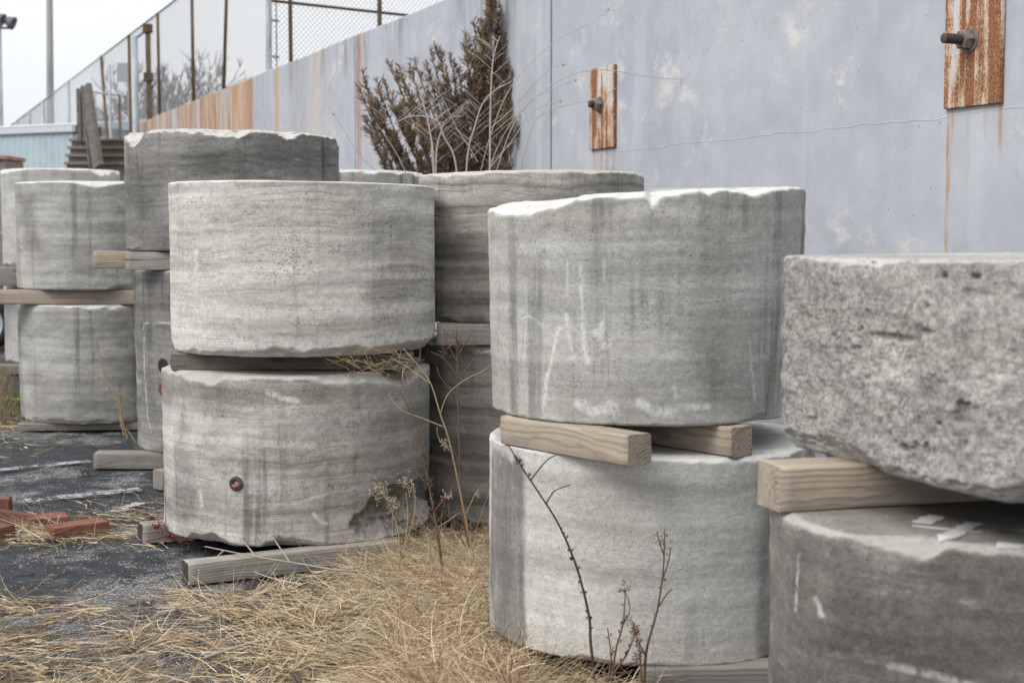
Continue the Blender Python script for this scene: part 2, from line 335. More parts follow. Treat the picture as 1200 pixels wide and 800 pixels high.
# ------------------------------------------------------------------ stone drums
def drum(label, cx, cy, z0, z1, r, mat, seed, nu=300, nv=80, taper=0., tilt=(0, 0), btilt=(0, 0), chip_t=(.012, .03, .35), chip_b=(.012, .025, .4), rough=.004, big=.008,
         gouges=(), stain_shades=(), whites=(), tslope=.8, bfun=None, tfun=None, facet=0., group='stone drums stacked in the yard', lean=(0, 0), cut=None):
    H = z1 - z0
    d = Vector((cx, cy, 0)).normalized(); rt = Vector((d.y, -d.x, 0))
    th = np.linspace(0, 2 * math.pi, nu, endpoint=False)
    e = np.concatenate([np.linspace(0, .03, 5)[:-1], np.linspace(.03, .12, 9)[:-1], np.linspace(.12, .88, nv)[:-1], np.linspace(.88, .97, 9)[:-1], np.linspace(.97, 1, 5)])
    rin = np.array([0.02, .25, .5, .68, .78, .84, .88, .91, .935, .955, .97, .982, .992])
    rho = np.concatenate([rin, np.ones(len(e)), rin[::-1]]); vv = np.concatenate([np.zeros(len(rin)), e, np.ones(len(rin))])
    side = np.concatenate([np.zeros(len(rin)), np.ones(len(e)), np.zeros(len(rin))])
    TH, RHO = np.meshgrid(th, rho); _, V = np.meshgrid(th, vv); _, SD = np.meshgrid(th, side)
    ct, sn = np.cos(TH), np.sin(TH)
    U = ct * rt.x + sn * rt.y; front = -(ct * d.x + sn * d.y)       # lateral -1..1, facing the photo side
    P = np.stack([ct * r * RHO, sn * r * RHO, V * H], -1); so3 = seed * 11.3
    Rr = r * (1 + taper * (V - .5)) 
    Rr = Rr + big * fbm(P * np.array([1.6, 1.6, 1.2]) + so3, seed, 3)
    if cut is not None:
        cd = ct * cut[0] + sn * cut[1]; Rc = cut[2] / np.maximum(cd, .05) + .010 * fbm(P * 4 + so3, seed + 3, 3); k_ = .018; Rr = -k_ * np.logaddexp(-Rr / k_, -Rc / k_)
    lay = fbm(P * np.array([.8, .8, 14]) + so3, seed + 5, 3); Rr = Rr + rough * .9 * lay * SD
    fine = fbm(P * 22 + so3, seed + 9, 4, .6); Rr = Rr + rough * fine * SD
    if facet: Rr = Rr + facet * SD * (.35 + .65 * (1 - sstep(V + .35 * U + .25 * fbm(P * 4, 3, 3), .35, .75))) * (fbm(P * 11 + so3, seed + 21, 6, .68) - .8 * sstep(fbm(P * 17 + so3, seed + 31, 3, .6), .32, .55))
    chip = np.zeros_like(Rr)
    for (gu, gv, ru, rv, dep) in gouges:
        q = ((U - gu) / ru) ** 2 + ((V - gv) / rv) ** 2 + 1.1 * fbm(P * 7 + so3, seed + 40, 4)
        m = (1 - sstep(q, .5, 1.1)) * (front > -.2) * SD; Rr = Rr - dep * m * (.55 + .5 * np.abs(fbm(P * 19 + so3, seed + 48, 4, .6)) + 1.6 * np.abs(fbm(P * np.array([6, 6, 11]) + so3, seed + 44, 4))); chip = np.maximum(chip, .12 * m)
    ro = Rr * RHO; z = V * H
    X0, Y0 = ct * r, sn * r
    zt = H + tilt[0] * U * r + tilt[1] * front * r; zb = btilt[0] * U * r + btilt[1] * front * r
    # local tilt applied proportionally
    z = zb + V * (zt - zb)
    topn = fbm(P * 6 + so3, seed + 50, 4); z = z + (1 - SD) * .0025 * topn * (RHO > .3)
    pr = np.stack([ct * r * 1.0, sn * r * 1.0, 0 * ct], -1)
    def chipfield(par, s2):
        lo = fbm(pr * 4.5 + so3, seed + s2, 3); hi = fbm(P * 26 + so3, seed + s2 + 7, 4, .6)
        return np.clip(par[0] * (1 + .5 * lo) + par[1] * np.clip((lo - par[2] + .35) * 2.2, 0, 1.6) + .35 * par[0] * hi + .12 * par[1] * hi, .001, .5)
    ch = chipfield(chip_t, 60)
    if tfun is not None: ch = ch + np.interp(U, tfun[0], tfun[1]) * (front > -.5) * (1 + .4 * fbm(P * 9 + so3, seed + 77, 4))
    ex = (z - zt) + (ro - Rr) * tslope + ch; m = ex > 0
    z = np.where(m, z - ex / 2, z); ro = np.where(m, ro - ex / (2 * tslope), ro); chip = np.maximum(chip, sstep(ex, .0, .006))
    bump2 = fbm(P * 40 + so3, seed + 66, 3, .6); ro = ro + np.where(m, .004 * bump2, 0)
    cb = chipfield(chip_b, 80)
    if bfun is not None: cb = cb + np.interp(U, bfun[0], bfun[1]) * (front > -.5) * (1 + .4 * fbm(P * 7 + so3, seed + 87, 4))
    ex = (zb - z) + (ro - Rr) * 1.0 + cb; m = ex > 0
    z = np.where(m, z + ex / 2, z); ro = np.where(m, ro - ex / 2, ro); chip = np.maximum(chip, .55 * sstep(ex, .0, .006)); ro = ro + np.where(m, .006 * bump2, 0)
    x = ct * ro + lean[0] * V * H; y = sn * ro + lean[1] * V * H
    stain_shade = np.zeros_like(x); white = np.zeros_like(x)
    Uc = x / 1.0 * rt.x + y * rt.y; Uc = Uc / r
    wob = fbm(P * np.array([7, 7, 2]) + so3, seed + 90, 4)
    for (u0, v0, u1, v1, soft, am) in stain_shades:
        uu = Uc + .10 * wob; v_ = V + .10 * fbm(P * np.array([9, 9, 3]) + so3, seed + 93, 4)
        m = sstep(uu, u0 - soft, u0 + soft) * (1 - sstep(uu, u1 - soft, u1 + soft)) * sstep(v_, v0 - soft, v0 + soft) * (1 - sstep(v_, v1 - soft, v1 + soft)); stain_shade = np.maximum(stain_shade, am * m * SD)
    for (pts, w, *am_) in whites:
        for (a_, b_) in zip(pts[:-1], pts[1:]):
            ax, ay, bx, by = a_[0] * r, a_[1] * H, b_[0] * r, b_[1] * H; px, py = Uc * r + .006 * wob, V * H
            L2 = (bx - ax) ** 2 + (by - ay) ** 2 + 1e-9; tt = np.clip(((px - ax) * (bx - ax) + (py - ay) * (by - ay)) / L2, 0, 1)
            dd = np.hypot(px - ax - tt * (bx - ax), py - ay - tt * (by - ay)); white = np.maximum(white, (1 - sstep(dd, w * .55, w * 1.3)) * (front > 0) * SD * (am_[0] if am_ else .85))
    nv2 = len(rho); co = np.stack([x, y, z], -1).reshape(-1, 3)
    co = np.concatenate([co, [[0, 0, 0.]], [[lean[0] * H, lean[1] * H, H]]]); nvt = nv2 * nu
    ii, jj = np.meshgrid(np.arange(nu), np.arange(nv2 - 1)); i2 = (ii + 1) % nu
    quads = np.stack([jj * nu + ii, jj * nu + i2, (jj + 1) * nu + i2, (jj + 1) * nu + ii], -1).reshape(-1, 4)
    faces = quads.tolist() + [(nvt, (k + 1) % nu, k) for k in range(nu)] + [(nvt + 1, (nv2 - 1) * nu + k, (nv2 - 1) * nu + (k + 1) % nu) for k in range(nu)]
    me = bpy.data.meshes.new('stone_drum'); me.from_pydata(co.tolist(), [], faces)
    for nm, arr in (('chip', chip), ('stain_shade', stain_shade), ('white', white)):
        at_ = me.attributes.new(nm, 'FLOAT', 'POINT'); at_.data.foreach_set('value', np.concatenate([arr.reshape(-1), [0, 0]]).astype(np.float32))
    o = link_mesh('stone_drum', me, mat, loc=(cx, cy, z0)); tag(o, label, 'stone drum', group); return o

def on_drum(o, r, u, zl, cx, cy):       # local point on the photo-facing side of a drum, and outward normal
    d = Vector((cx, cy, 0)).normalized(); rt = Vector((d.y, -d.x, 0)); c = math.sqrt(max(0, 1 - u * u)); n = rt * u - d * c
    return n * r + Vector((0, 0, zl)), n

LT = (.44,.43,.41); MD = (.30,.295,.285); DK = (.19,.185,.18)
m1u = stone_mat('limestone_pale_banded', 1, (.42,.405,.375), (.58,.565,.53), band=.30, streak=.40, line=.30, pit=.75, rough=.24, pale=.85, moss=.2, film=.12)
m1l = stone_mat('limestone_weathered', 2, (.32,.31,.285), (.50,.485,.455), band=.30, streak=.8, line=.3, pit=.5, rough=.22, pale=.65, film=.3, chipc=(.46,.44,.41))
m2u = stone_mat('limestone_streaked', 3, (.36,.355,.34), (.46,.455,.44), band=.18, streak=.8, line=.08, pit=.25, rough=.22, pale=.5, film=.15, chipc=(.62,.61,.59))
m2l = stone_mat('limestone_clean', 4, (.46,.455,.435), (.55,.545,.525), band=.20, streak=.35, line=.03, pit=.06, rough=.22, pale=.35, film=.05)
m3 = stone_mat('limestone_brown_layers', 5, (.25,.24,.22), (.37,.355,.33), band=.5, streak=.55, line=.45, pit=.3, rough=.22, pale=.25, chipc=(.48,.47,.44))
m4u = stone_mat('limestone_rough_broken', 6, (.35,.34,.325), (.50,.485,.46), band=.04, streak=.3, line=.0, pit=.45, rough=.50, pale=.4, film=.35, chipc=(.54,.53,.51))
m4l = stone_mat('limestone_dark_brown', 7, (.15,.14,.125), (.295,.28,.26), band=.25, streak=.8, line=.15, pit=.3, rough=.3, pale=.75, chipc=(.43,.415,.39))
mA = stone_mat('limestone_grey_soft', 8, (.33,.325,.315), (.44,.435,.42), band=.2, streak=.7, line=.22, pit=.25, rough=.2, pale=.35)
mB = stone_mat('limestone_dark_grey', 9, (.17,.167,.16), (.28,.275,.265), band=.32, streak=.85, line=.2, pit=.25, rough=.28, pale=.35, chipc=(.52,.51,.49))
mC = stone_mat('limestone_far', 10, (.42,.415,.41), (.51,.505,.495), band=.1, streak=.3, line=.15, pit=.1, rough=.18, pale=.3)

S1 = (-1.05, 6.91); r1 = .643
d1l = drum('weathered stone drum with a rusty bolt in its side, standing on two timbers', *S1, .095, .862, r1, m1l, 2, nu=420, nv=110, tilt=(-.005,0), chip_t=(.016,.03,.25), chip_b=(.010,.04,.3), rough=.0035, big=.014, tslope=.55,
     gouges=((.80,.13,.40,.17,.085),), stain_shades=((.42,.0,1.2,.95,.14,.5),(-1.2,.78,-.45,1.1,.07,.5),(-.86,.1,-.76,.8,.04,.6)), whites=(([(-1,.74),(0,.72),(.5,.75)],.035,.3),([(-1,.60),(-.4,.62),(.1,.60)],.018,.5),([(-1,.36),(.5,.34)],.03,.25),([(.02,.42),(.02,.30)],.004,.6),([(.10,.20),(.15,.15),(.2,.13)],.006,.8),([(-.7,.35),(-.68,.22)],.008,.6),([(-.2,.91),(-.08,.87),(.0,.86)],.013,.75),([(.05,.28),(.2,.31)],.008,.5)))  # soft-edged right-hand patch is the neighbouring stack's shadow painted into the colour
d1u = drum('pale banded stone drum with olive streaks, upper drum above the rusty bolt', S1[0] + .04, S1[1], .945, 1.725, .633, m1u, 12, nu=420, nv=110, tilt=(-.012,0), chip_t=(.006,.006,.5), chip_b=(.008,.05,.3), rough=.003, big=.006, btilt=(.0,0),
     stain_shades=((.48,.22,1.02,.52,.08,.42),), whites=(([(-1,.455),(-.3,.45),(.4,.46),(1,.455)],.016,.55),([(-1,.27),(0,.25),(1,.27)],.030,.5),([(-1,.11),(0,.08),(1,.11)],.032,.5),([(-.8,.93),(-.5,.95)],.03,.3),([(-.76,.60),(-.76,.46)],.011,.8),([(-.76,.42),(-.765,.30)],.007,.45)), bfun=([-1,-.5,-.2,.1,.3,1],[.0,.02,.03,.0,.02,.05]))
S2 = (.485, 5.12)
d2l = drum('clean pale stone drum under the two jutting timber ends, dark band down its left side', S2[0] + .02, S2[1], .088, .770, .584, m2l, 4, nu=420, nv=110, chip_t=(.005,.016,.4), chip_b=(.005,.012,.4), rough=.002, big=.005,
     stain_shades=((-.965,-.2,-.70,.93,.02,.9),(.62,-.2,1.1,.96,.05,.85)))  # left strip: water stain; right side: moisture plus the next stack's shade painted in
d2u = drum('grey stone drum with white drips and chipped white rim, on two timber ends', S2[0] - .008, S2[1], .872, 1.632, .555, m2u, 14, nu=460, nv=120, taper=.035, tilt=(.045,0), chip_t=(.010,.022,.3), chip_b=(.006,.022,.35), rough=.0022, tslope=.32, big=.006,
     stain_shades=((-1.1,.80,1.1,.86,.03,.22),(-.35,.6,-.2,1.,.05,.3),(.3,.1,.5,.8,.06,.25)),
     tfun=([-1,-.92,-.8,-.66,-.5,-.4,-.1,.0,.04,.1,.3,.36,.42,1],[.015,.04,.045,.05,.035,.012,.004,.004,.035,.0,.0,.014,.0,.004]),
     whites=(([(-.46,.72),(-.455,.62),(-.46,.56)],.004,.5),([(-.465,.48),(-.44,.38),(-.43,.33),(-.42,.28)],.007),([(-.38,.70),(-.37,.55),(-.36,.46)],.006,.6),([(-.36,.44),(-.35,.33),(-.33,.27)],.008),([(-.51,.42),(-.53,.36),(-.54,.30),(-.58,.20),(-.60,.06)],.0065),([(-.53,.415),(-.48,.415)],.006),([(-.24,.72),(-.24,.62)],.004,.5),([(-.245,.55),(-.235,.45)],.003,.45),([(-.27,.40),(-.22,.36)],.018),([(-.25,.44),(-.24,.34)],.009),([(-.72,.39),(-.72,.28)],.003,.6),([(-.75,.45),(-.7,.47),(-.58,.42)],.004,.6),([(-.38,.09),(-.3,.06),(-.18,.08)],.018,.75),([(-.2,.10),(-.16,.05)],.012,.7),([(-.02,.10),(.06,.07),(.17,.06)],.018,.75),([(.25,.08),(.38,.08)],.007),([(.62,.35),(.64,.2),(.66,.1)],.004,.6),([(.18,.17),(.19,.12)],.005)))
S3 = (.10, 7.47)
d3l = drum('shaded stone drum in the gap behind the weeds, lower of its pair', *S3, .06, .945, .585, m3, 5, nu=260, nv=70, stain_shades=((-1.2,0,1.2,1.1,.1,.30),))
d3u = drum('brown layered stone drum behind the two front stacks, below the bare shrub', *S3, 1.05, 1.80, .585, m3, 15, nu=300, nv=80, tilt=(.012,0), chip_t=(.014,.02,.4), stain_shades=((-1.2,-.1,-.2,.55,.15,.3),))
S4 = (1.245, 3.40)
d4l = drum('dark brown stone drum with white painted strokes on its top, at the right edge', S4[0], S4[1], .095, .840, .61, m4l, 7, nu=460, nv=110, chip_t=(.016,.03,.3), chip_b=(.012,.02,.4), rough=.004, big=.012, tslope=.7, cut=(-.404, -.915, .50),
     stain_shades=((-.90,-.1,1.3,.97,.03,.6),), whites=(([(-.80,.9),(-.81,.72)],.003,.7),([(-.72,.78),(-.70,.74)],.008,.7),([(-.45,.62),(-.3,.61),(-.1,.58)],.009,.4),([(-.3,.44),(-.28,.36)],.02,.5),([(-.55,.5),(-.5,.42)],.014,.5),([(-.33,.26),(-.25,.25)],.012,.5)))  # front darkened in colour for shade, leaving the sky-lit left edge pale
d4u = drum('big rough broken stone drum with pitted face, nearest at the right edge', S4[0], S4[1], .945, 1.444, .605, m4u, 16, nu=640, nv=170, tilt=(.008,0), chip_t=(.005,.014,.4), chip_b=(.010,.03,.3), rough=.004, big=.018, facet=.020, cut=(-.935, -.355, .435),
     bfun=([-1,-.93,-.8,-.5,1],[.03,.03,.02,.02,.01]), gouges=((-.66,.64,.14,.03,.012),(-.45,.68,.05,.02,.012),(-.2,.93,.02,.012,.014),(-.36,.93,.02,.012,.014)))
SA = (-3.26, 11.2)
dAl = drum('grey stone drum below the long pale plank at the far left', *SA, .06, .955, .60, mA, 8, nu=220, nv=60, chip_b=(.02,.04,.3), stain_shades=((-1.1,0,1.1,.2,.1,.35),(-1.1,.8,1,1.1,.1,.2)))
dAu = drum('grey layered stone drum above the long pale plank at the far left', *SA, 1.068, 1.88, .60, mA, 18, nu=220, nv=60, chip_t=(.015,.025,.3), stain_shades=((-.93,.4,-.72,.9,.06,.5),(-1,.55,1,.62,.05,.3)))
SB = (-1.84, 9.46)
dBl = drum('dark stone drum with a drilled hole and thin white outline, lower of the tallest stack', *SB, .10, 1.262, .65, mB, 9, nu=320, nv=90, stain_shades=((-1.1,.55,1.1,1.1,.15,.45),), whites=(([(-.88,.71),(-.60,.72)],.0035,.6),([(-.88,.71),(-.89,.45),(-.87,.2),(-.83,.10)],.0035,.6)), big=.01)
dBu = drum('dark grey stone drum topping the tallest stack, with a chipped pale rim', *SB, 1.384, 2.135, .695, mB, 19, nu=340, nv=80, chip_t=(.025,.045,.25), tslope=.35, stain_shades=((-1.1,-.1,-.55,.8,.2,.45),(-1,.2,1,.45,.15,.3)), tilt=(-.01,0))
SC = (-4.92, 15.6)
dCl = drum('pale stone drum farthest left, lower of the farthest stack', *SC, .10, .93, .62, mC, 10, nu=160, nv=40)
dCu = drum('pale stone drum farthest left, rising behind the layered grey drum', *SC, 1.14, 2.17, .62, mC, 20, nu=180, nv=50, chip_t=(.02,.04,.25), stain_shades=((-1,.8,0,1.1,.1,.2),))
SD_ = (-1.27, 11.0)
drum('plain stone drum hidden low in front of the brown evergreen', SD_[0], SD_[1], .10, 1.0, .60, mA, 21, nu=140, nv=30)
drum('grey stone drum showing only its rim between the dark drum and evergreen', SD_[0], SD_[1], 1.10, 1.955, .60, mA, 22, nu=220, nv=50, chip_t=(.02,.03,.3))

# parts set into drums
rust_deep = plain_mat('deep_rust', (.16,.065,.035), .85, .5, 60); rust_dark = plain_mat('dark_rusted_steel', (.085,.065,.052), .7, .4, 50); hole_m = plain_mat('drill_hole_dark', (.03,.028,.026), .95, .3, 20)
def rot_to(n): return Vector(n).to_track_quat('Z', 'Y').to_matrix()
p, n = on_drum(d1l, r1, -.425, .285, *S1)
mb = MB(); Rm = rot_to(n); mb.lathe([(.012,.004),(.020,.012),(.028,.013),(.033,.006),(.034,-.03)], 24, Rm); mb.lathe([(.0,-.006),(.02,-.004),(.022,.006)], 20, Rm)
o = mb.build('anchor_bolt', rust_dark, d1l, p, smooth=True)
mb = MB(); q = Rm @ Vector((0,-.006,.010)); mb.tube([Rm @ Vector((-.017,-.008,.006)), Rm @ Vector((0,-.011,.012)), Rm @ Vector((.017,-.008,.006))], [.006,.009,.006], 8); mb.build('bolt_plug', plain_mat('orange_rust', (.35,.13,.07), .85, .4, 60), o, smooth=True)
for u, zl, rr, mm, nm in ((-.70, .565, .045, hole_m, 'drill_hole'), (-.71, .415, .036, rust_deep, 'rusted_plug')):
    p, n = on_drum(dBl, .648, u, zl, *SB); mb = MB(); mb.lathe([(.0,.003),(rr*.6,.006),(rr,.004),(rr*1.05,-.03)], 20, rot_to(n)); mb.build(nm, mm, dBl, p, smooth=True)
# painted strokes on the top of the dark brown drum
wp = plain_mat('white_chalk_paint', (.66,.66,.65), .85, .3, 45)
from mathutils.bvhtree import BVHTree
bv4 = BVHTree.FromPolygons([v.co.copy() for v in d4l.data.vertices], [tuple(pl.vertices) for pl in d4l.data.polygons]); mk = []
mb = MB(); 
def stroke(a, b, w):
    A, B = ground(*a, z=.848) - Vector((S4[0], S4[1], .095)), ground(*b, z=.848) - Vector((S4[0], S4[1], .095)); d = (B - A).normalized(); nn = Vector((-d.y, d.x, 0)); k = 12; vs = []
    for i in range(k + 1):
        c = A.lerp(B, i / k); ww = w / 2 * random.uniform(.85, 1.12); jt = d * random.uniform(-.006, .006)
        for f in (-1, -.5, 0, .5, 1):
            q = c + nn * ww * f + (jt if i in (0, k) else Vector()); hit = bv4.ray_cast(Vector((q.x, q.y, 2)), Vector((0, 0, -1)))[0]; vs.append((q.x, q.y, (hit.z if hit else .745) + .0018 + stroke.k)); mk.append(0. if abs(f) == 1 or i in (0, k) else 1.)
    stroke.k += .0007; mb.add(vs, [(5*i+j, 5*i+j+1, 5*i+j+6, 5*i+j+5) for i in range(k) for j in range(4)])
stroke.k = 0
stroke((1065, 612), (1155, 621), .035); stroke((1100, 601), (1078, 611), .06); stroke((1145, 609), (1105, 628), .06); stroke((1165, 633), (1230, 638), .04); stroke((1185, 618), (1240, 622), .05)
o = mb.build('painted_mark', tp2.m, d4l); at_ = o.data.attributes.new('edge', 'FLOAT', 'POINT'); at_.data.foreach_set('value', mk)

# ------------------------------------------------------------------ timbers
w_new = wood_mat('lumber_pale', (.47,.385,.285), (.31,.23,.155), .34, .16); w_grey = wood_mat('lumber_grey', (.42,.375,.315), (.28,.235,.185), .5, .1); w_dark = wood_mat('lumber_dark_wet', (.16,.14,.12), (.10,.085,.07), .2, .5); w_old = wood_mat('lumber_old', (.27,.235,.19), (.17,.14,.11), .45, .3)
def beam(label, p0, p1, z0, h, w, mat, name='timber_beam', z1=None, seed=0, group='timbers between and under the drums', roll=0., endm=None):
    a, b = Vector((p0[0], p0[1], z0)), Vector((p1[0], p1[1], z0 if z1 is None else z1)); d = b - a; L = d.length
    k = max(6, int(L / .03)); c = .006; prof = []
    for sx, sy, an in ((1,1,0),(-1,1,90),(-1,-1,180),(1,-1,270)):
        for t in (0, 45, 90): prof.append((sx * (w/2 - c) + c * math.cos(R(an + t)), h/2 + sy * (h/2 - c) + c * math.sin(R(an + t))))
    # add mid points on flats
    pr2 = []
    for i, q in enumerate(prof):
        pr2.append(q); q2 = prof[(i + 1) % 12]
        if i % 3 == 2:
            for f in (.33, .66): pr2.append((q[0] + (q2[0] - q[0]) * f, q[1] + (q2[1] - q[1]) * f))
    n = len(pr2); xs = np.linspace(0, L, k + 1); V = np.array([[(x, q[0], q[1]) for q in pr2] for x in xs]); sd = int(abs(p0[0] * 977 + p0[1] * 331 + z0 * 77)) + seed
    ds = fbm(V * np.array([3, 14, 14]) + sd, sd % 97, 3); V[..., 1] += .0035 * ds; V[..., 2] += .003 * fbm(V * np.array([3, 14, 14]) + sd + 40, sd % 91, 3)
    en = fbm(V * 40 + sd, 3, 3) * .006; V[0, :, 0] += en[0]; V[-1, :, 0] += en[-1]
    vs = V.reshape(-1, 3).tolist(); fs = [(i*n+j, i*n+(j+1) % n, (i+1)*n+(j+1) % n, (i+1)*n+j) for i in range(k) for j in range(n)]
    fs = [f[::-1] for f in fs]
    fs += [tuple(range(n)), tuple(k*n+j for j in range(n-1, -1, -1))]
    me = bpy.data.meshes.new(name); me.from_pydata(vs, [], fs); me.update()
    o = link_mesh(name, me, mat, loc=a); o.rotation_euler = (roll, -math.asin(d.z / L), math.atan2(d.y, d.x))
    for pl in me.polygons: pl.use_smooth = len(pl.vertices) == 4
    if endm:
        me.materials.append(endm); me.polygons[len(me.polygons) - 2].material_index = 1
    tag(o, label, 'timber', group); return o
beam('grey timber with a dark cut end lying on the asphalt under the drum with the rusty bolt', (-1.40, 6.0), (-.52, 6.46), .0, .095, .10, w_grey, endm=plain_mat('dark_end_grain', (.05,.042,.038), .9, .4, 40))
beam('short stub of grey timber showing beside the red leaves, under the weathered drum', (-1.80, 6.80), (-.70, 7.34), .0, .095, .10, w_grey, endm=plain_mat('dark_end_grain', (.05,.042,.038), .9, .4, 40))
beam('dark wet timber in the gap between the pale banded drum and the weathered drum', (-1.575, 6.60), (-.46, 6.60), .864, .078, .12, w_dark)
beam('second dark timber hidden deep in the gap above the weathered drum', (-1.60, 7.25), (-.48, 7.30), .862, .083, .11, w_dark)
beam('knotted timber with uncracked square end jutting out under the white dripped drum, left of two', (.40, 4.41), (.00, 4.90), .772, .098, .100, w_new)
beam('timber with cracked square end jutting out under the white dripped drum, right of two', (.75, 4.60), (.17, 5.30), .772, .098, .098, w_new)
beam('timber at ground level by the dark brown drum, under the clean pale drum', (.42, 4.56), (1.25, 4.62), .0, .09, .10, w_old)
beam('ground timber behind the straw under the clean pale drum', (.05, 5.42), (1.0, 5.45), .0, .093, .10, w_old)
beam('pale timber in the gap behind the front stacks, below the brown layered drum', (-.37, 6.98), (.62, 7.00), .948, .104, .11, w_grey)
beam('rear timber hidden below the brown layered drum', (-.30, 7.75), (.58, 7.78), .948, .104, .11, w_grey)
beam('broad pale timber with a nail, between the rough broken drum and the dark brown drum', (.615, 3.37), (1.75, 3.66), .842, .106, .125, w_new)
beam('hidden timber at the back under the rough broken drum', (.85, 3.72), (1.75, 3.90), .842, .10, .09, w_old)
beam('ground timber under the dark brown drum', (.75, 3.2), (1.75, 3.25), .0, .093, .1, w_old)
beam('rear ground timber under the dark brown drum', (.75, 3.65), (1.75, 3.7), .0, .093, .1, w_old)
beam('long pale plank between the two grey drums at the far left', (-4.6, 10.72), (-2.62, 10.78), .957, .108, .13, w_new, z1=.957)
beam('rear plank hidden between the two grey drums at the far left', (-3.8, 11.5), (-2.7, 11.55), .957, .108, .13, w_new)
beam('short weathered timber under the lowest grey drum at the far left', (-3.74, 10.72), (-2.75, 10.80), .0, .058, .10, w_old)
beam('rear timber under the lowest grey drum at the far left', (-3.7, 11.5), (-2.75, 11.5), .0, .058, .10, w_old)
beam('pale timber stub with a bright end, reaching farthest left under the topmost dark drum', (-2.735, 9.35), (-1.3, 9.4), 1.264, .112, .11, w_new)
beam('grey timber stub in front of the bright one, under the topmost dark drum', (-2.41, 8.93), (-1.25, 8.95), 1.264, .112, .10, w_grey)
beam('thick mossy old timber lying on the asphalt under the drum with the drilled hole', (-2.66, 9.02), (-1.2, 9.06), .0, .10, .15, w_old, z1=.0)
beam('rear old timber under the drum with the drilled hole', (-2.4, 9.8), (-1.3, 9.85), .0, .10, .14, w_old)
beam('short upright-grained timber offcut on the asphalt beside the weathered drum', (-2.075, 8.24), (-1.75, 8.52), .0, .11, .12, w_old, name='timber_offcut')
beam('beam under the upper far left drum', (-6.0, 15.0), (-4.2, 15.05), .935, .20, .2, w_old)
beam('ground beam under the far left drum', (-6.0, 15.05), (-4.2, 15.1), .0, .10, .2, w_old)
beam('front timber hidden under the rim showing drum', (-1.8, 10.6), (-.75, 10.6), 1.0, .10, .1, w_old)
beam('rear timber hidden under the rim showing drum', (-1.8, 11.4), (-.75, 11.4), 1.0, .10, .1, w_old)
beam('front ground timber hidden below the rim showing drum', (-1.8, 10.7), (-.75, 10.7), .0, .10, .1, w_old)
beam('rear ground timber hidden below the rim showing drum', (-1.8, 11.3), (-.75, 11.3), .0, .10, .1, w_old)
beam('front ground timber under the shaded drum behind the weeds', (-.3, 7.15), (.6, 7.15), .0, .058, .1, w_old)
beam('rear ground timber under the shaded drum behind the weeds', (-.3, 7.8), (.6, 7.8), .0, .058, .1, w_old)

# ------------------------------------------------------------------ concrete wall
D = 5.0; UX, UY = -.41, .912
def s_of(px): return (D / (.41 + .912 * (px - 600) / 1667) - .41 * D) / .912
def W(s, z, off=0.): return Vector((D * .912 + s * UX - off * .912, D * .41 + s * UY - off * .41, z))
WROT = math.atan2(UY, UX); WO = W(0, 0)
WTOP = 3.69; S_END = s_of(160)
t = NT('painted_concrete'); c = t.coord()
sepc = t.n('ShaderNodeSeparateXYZ'); t.l(t.tc.outputs['Object'], sepc.inputs[0]); sx_, sz_ = sepc.outputs[0], sepc.outputs[2]
b1 = t.noise(t.coord((.5,1,.7)), 1.2, 6, .6); b2 = t.noise(t.coord((1,1,.8)), 5, 7, .68); b3 = t.noise(t.coord((5,1,.35)), 1.4, 5, .6)
col = t.mix(t.ramp(b1, .3, .7), (.375,.392,.438), (.468,.482,.522)); col = t.mix(1., col, t.grey(t.ramp(b2, .28, .72, .93, 1.07)), 'MULTIPLY')
col = t.mix(t.ramp(b3, .52, .75, 0, .28), col, (.36,.375,.43)); col = t.mix(t.ramp(t.noise(t.coord((3,1,.25), (4,0,2)), 1.3, 5, .6), .55, .75, 0, .45), col, (.62,.63,.66))
pb = t.math('ADD', t.noise(t.coord((.75,1,1.0), (7,2,3)), 2.1, 8, .72), t.math('MULTIPLY', t.noise(c, 22, 4, .7), .12))
col = t.mix(t.ramp(pb, .61, .74, 0, .7), col, (.68,.645,.60))
pits = t.ramp(t.noise(c, 30, 2, .5), .70, .74); col = t.mix(t.math('MULTIPLY', pits, .6), col, (.12,.12,.14))
scr = t.noise(t.coord((2.2,1,7), (2,2,2)), 1.5, 3, .5, 1.2); sl = t.ramp(t.math('ABSOLUTE', t.math('SUBTRACT', scr, .5)), 0, .006, 1, 0)
col = t.mix(t.math('MULTIPLY', sl, t.ramp(b2, .5, .62, 0, .55)), col, (.60,.61,.64))
# dark weathering under the coping towards the far end
wmask = t.math('MULTIPLY', t.ramp(sz_, 2.9, 3.7), t.math('MULTIPLY', t.ramp(sx_, 9, 12), t.ramp(t.noise(t.coord((3.5,1,.5)), 1.3, 6, .7), .48, .66)))
col = t.mix(t.math('MULTIPLY', wmask, .6), col, (.16,.145,.12))
tan = t.math('MULTIPLY', t.ramp(sx_, 14.5, 17), t.ramp(t.noise(t.coord((1.8,1,.25), (3,3,3)), 1.1, 5, .65), .48, .7)); col = t.mix(t.math('MULTIPLY', tan, .5), col, (.55,.47,.36))
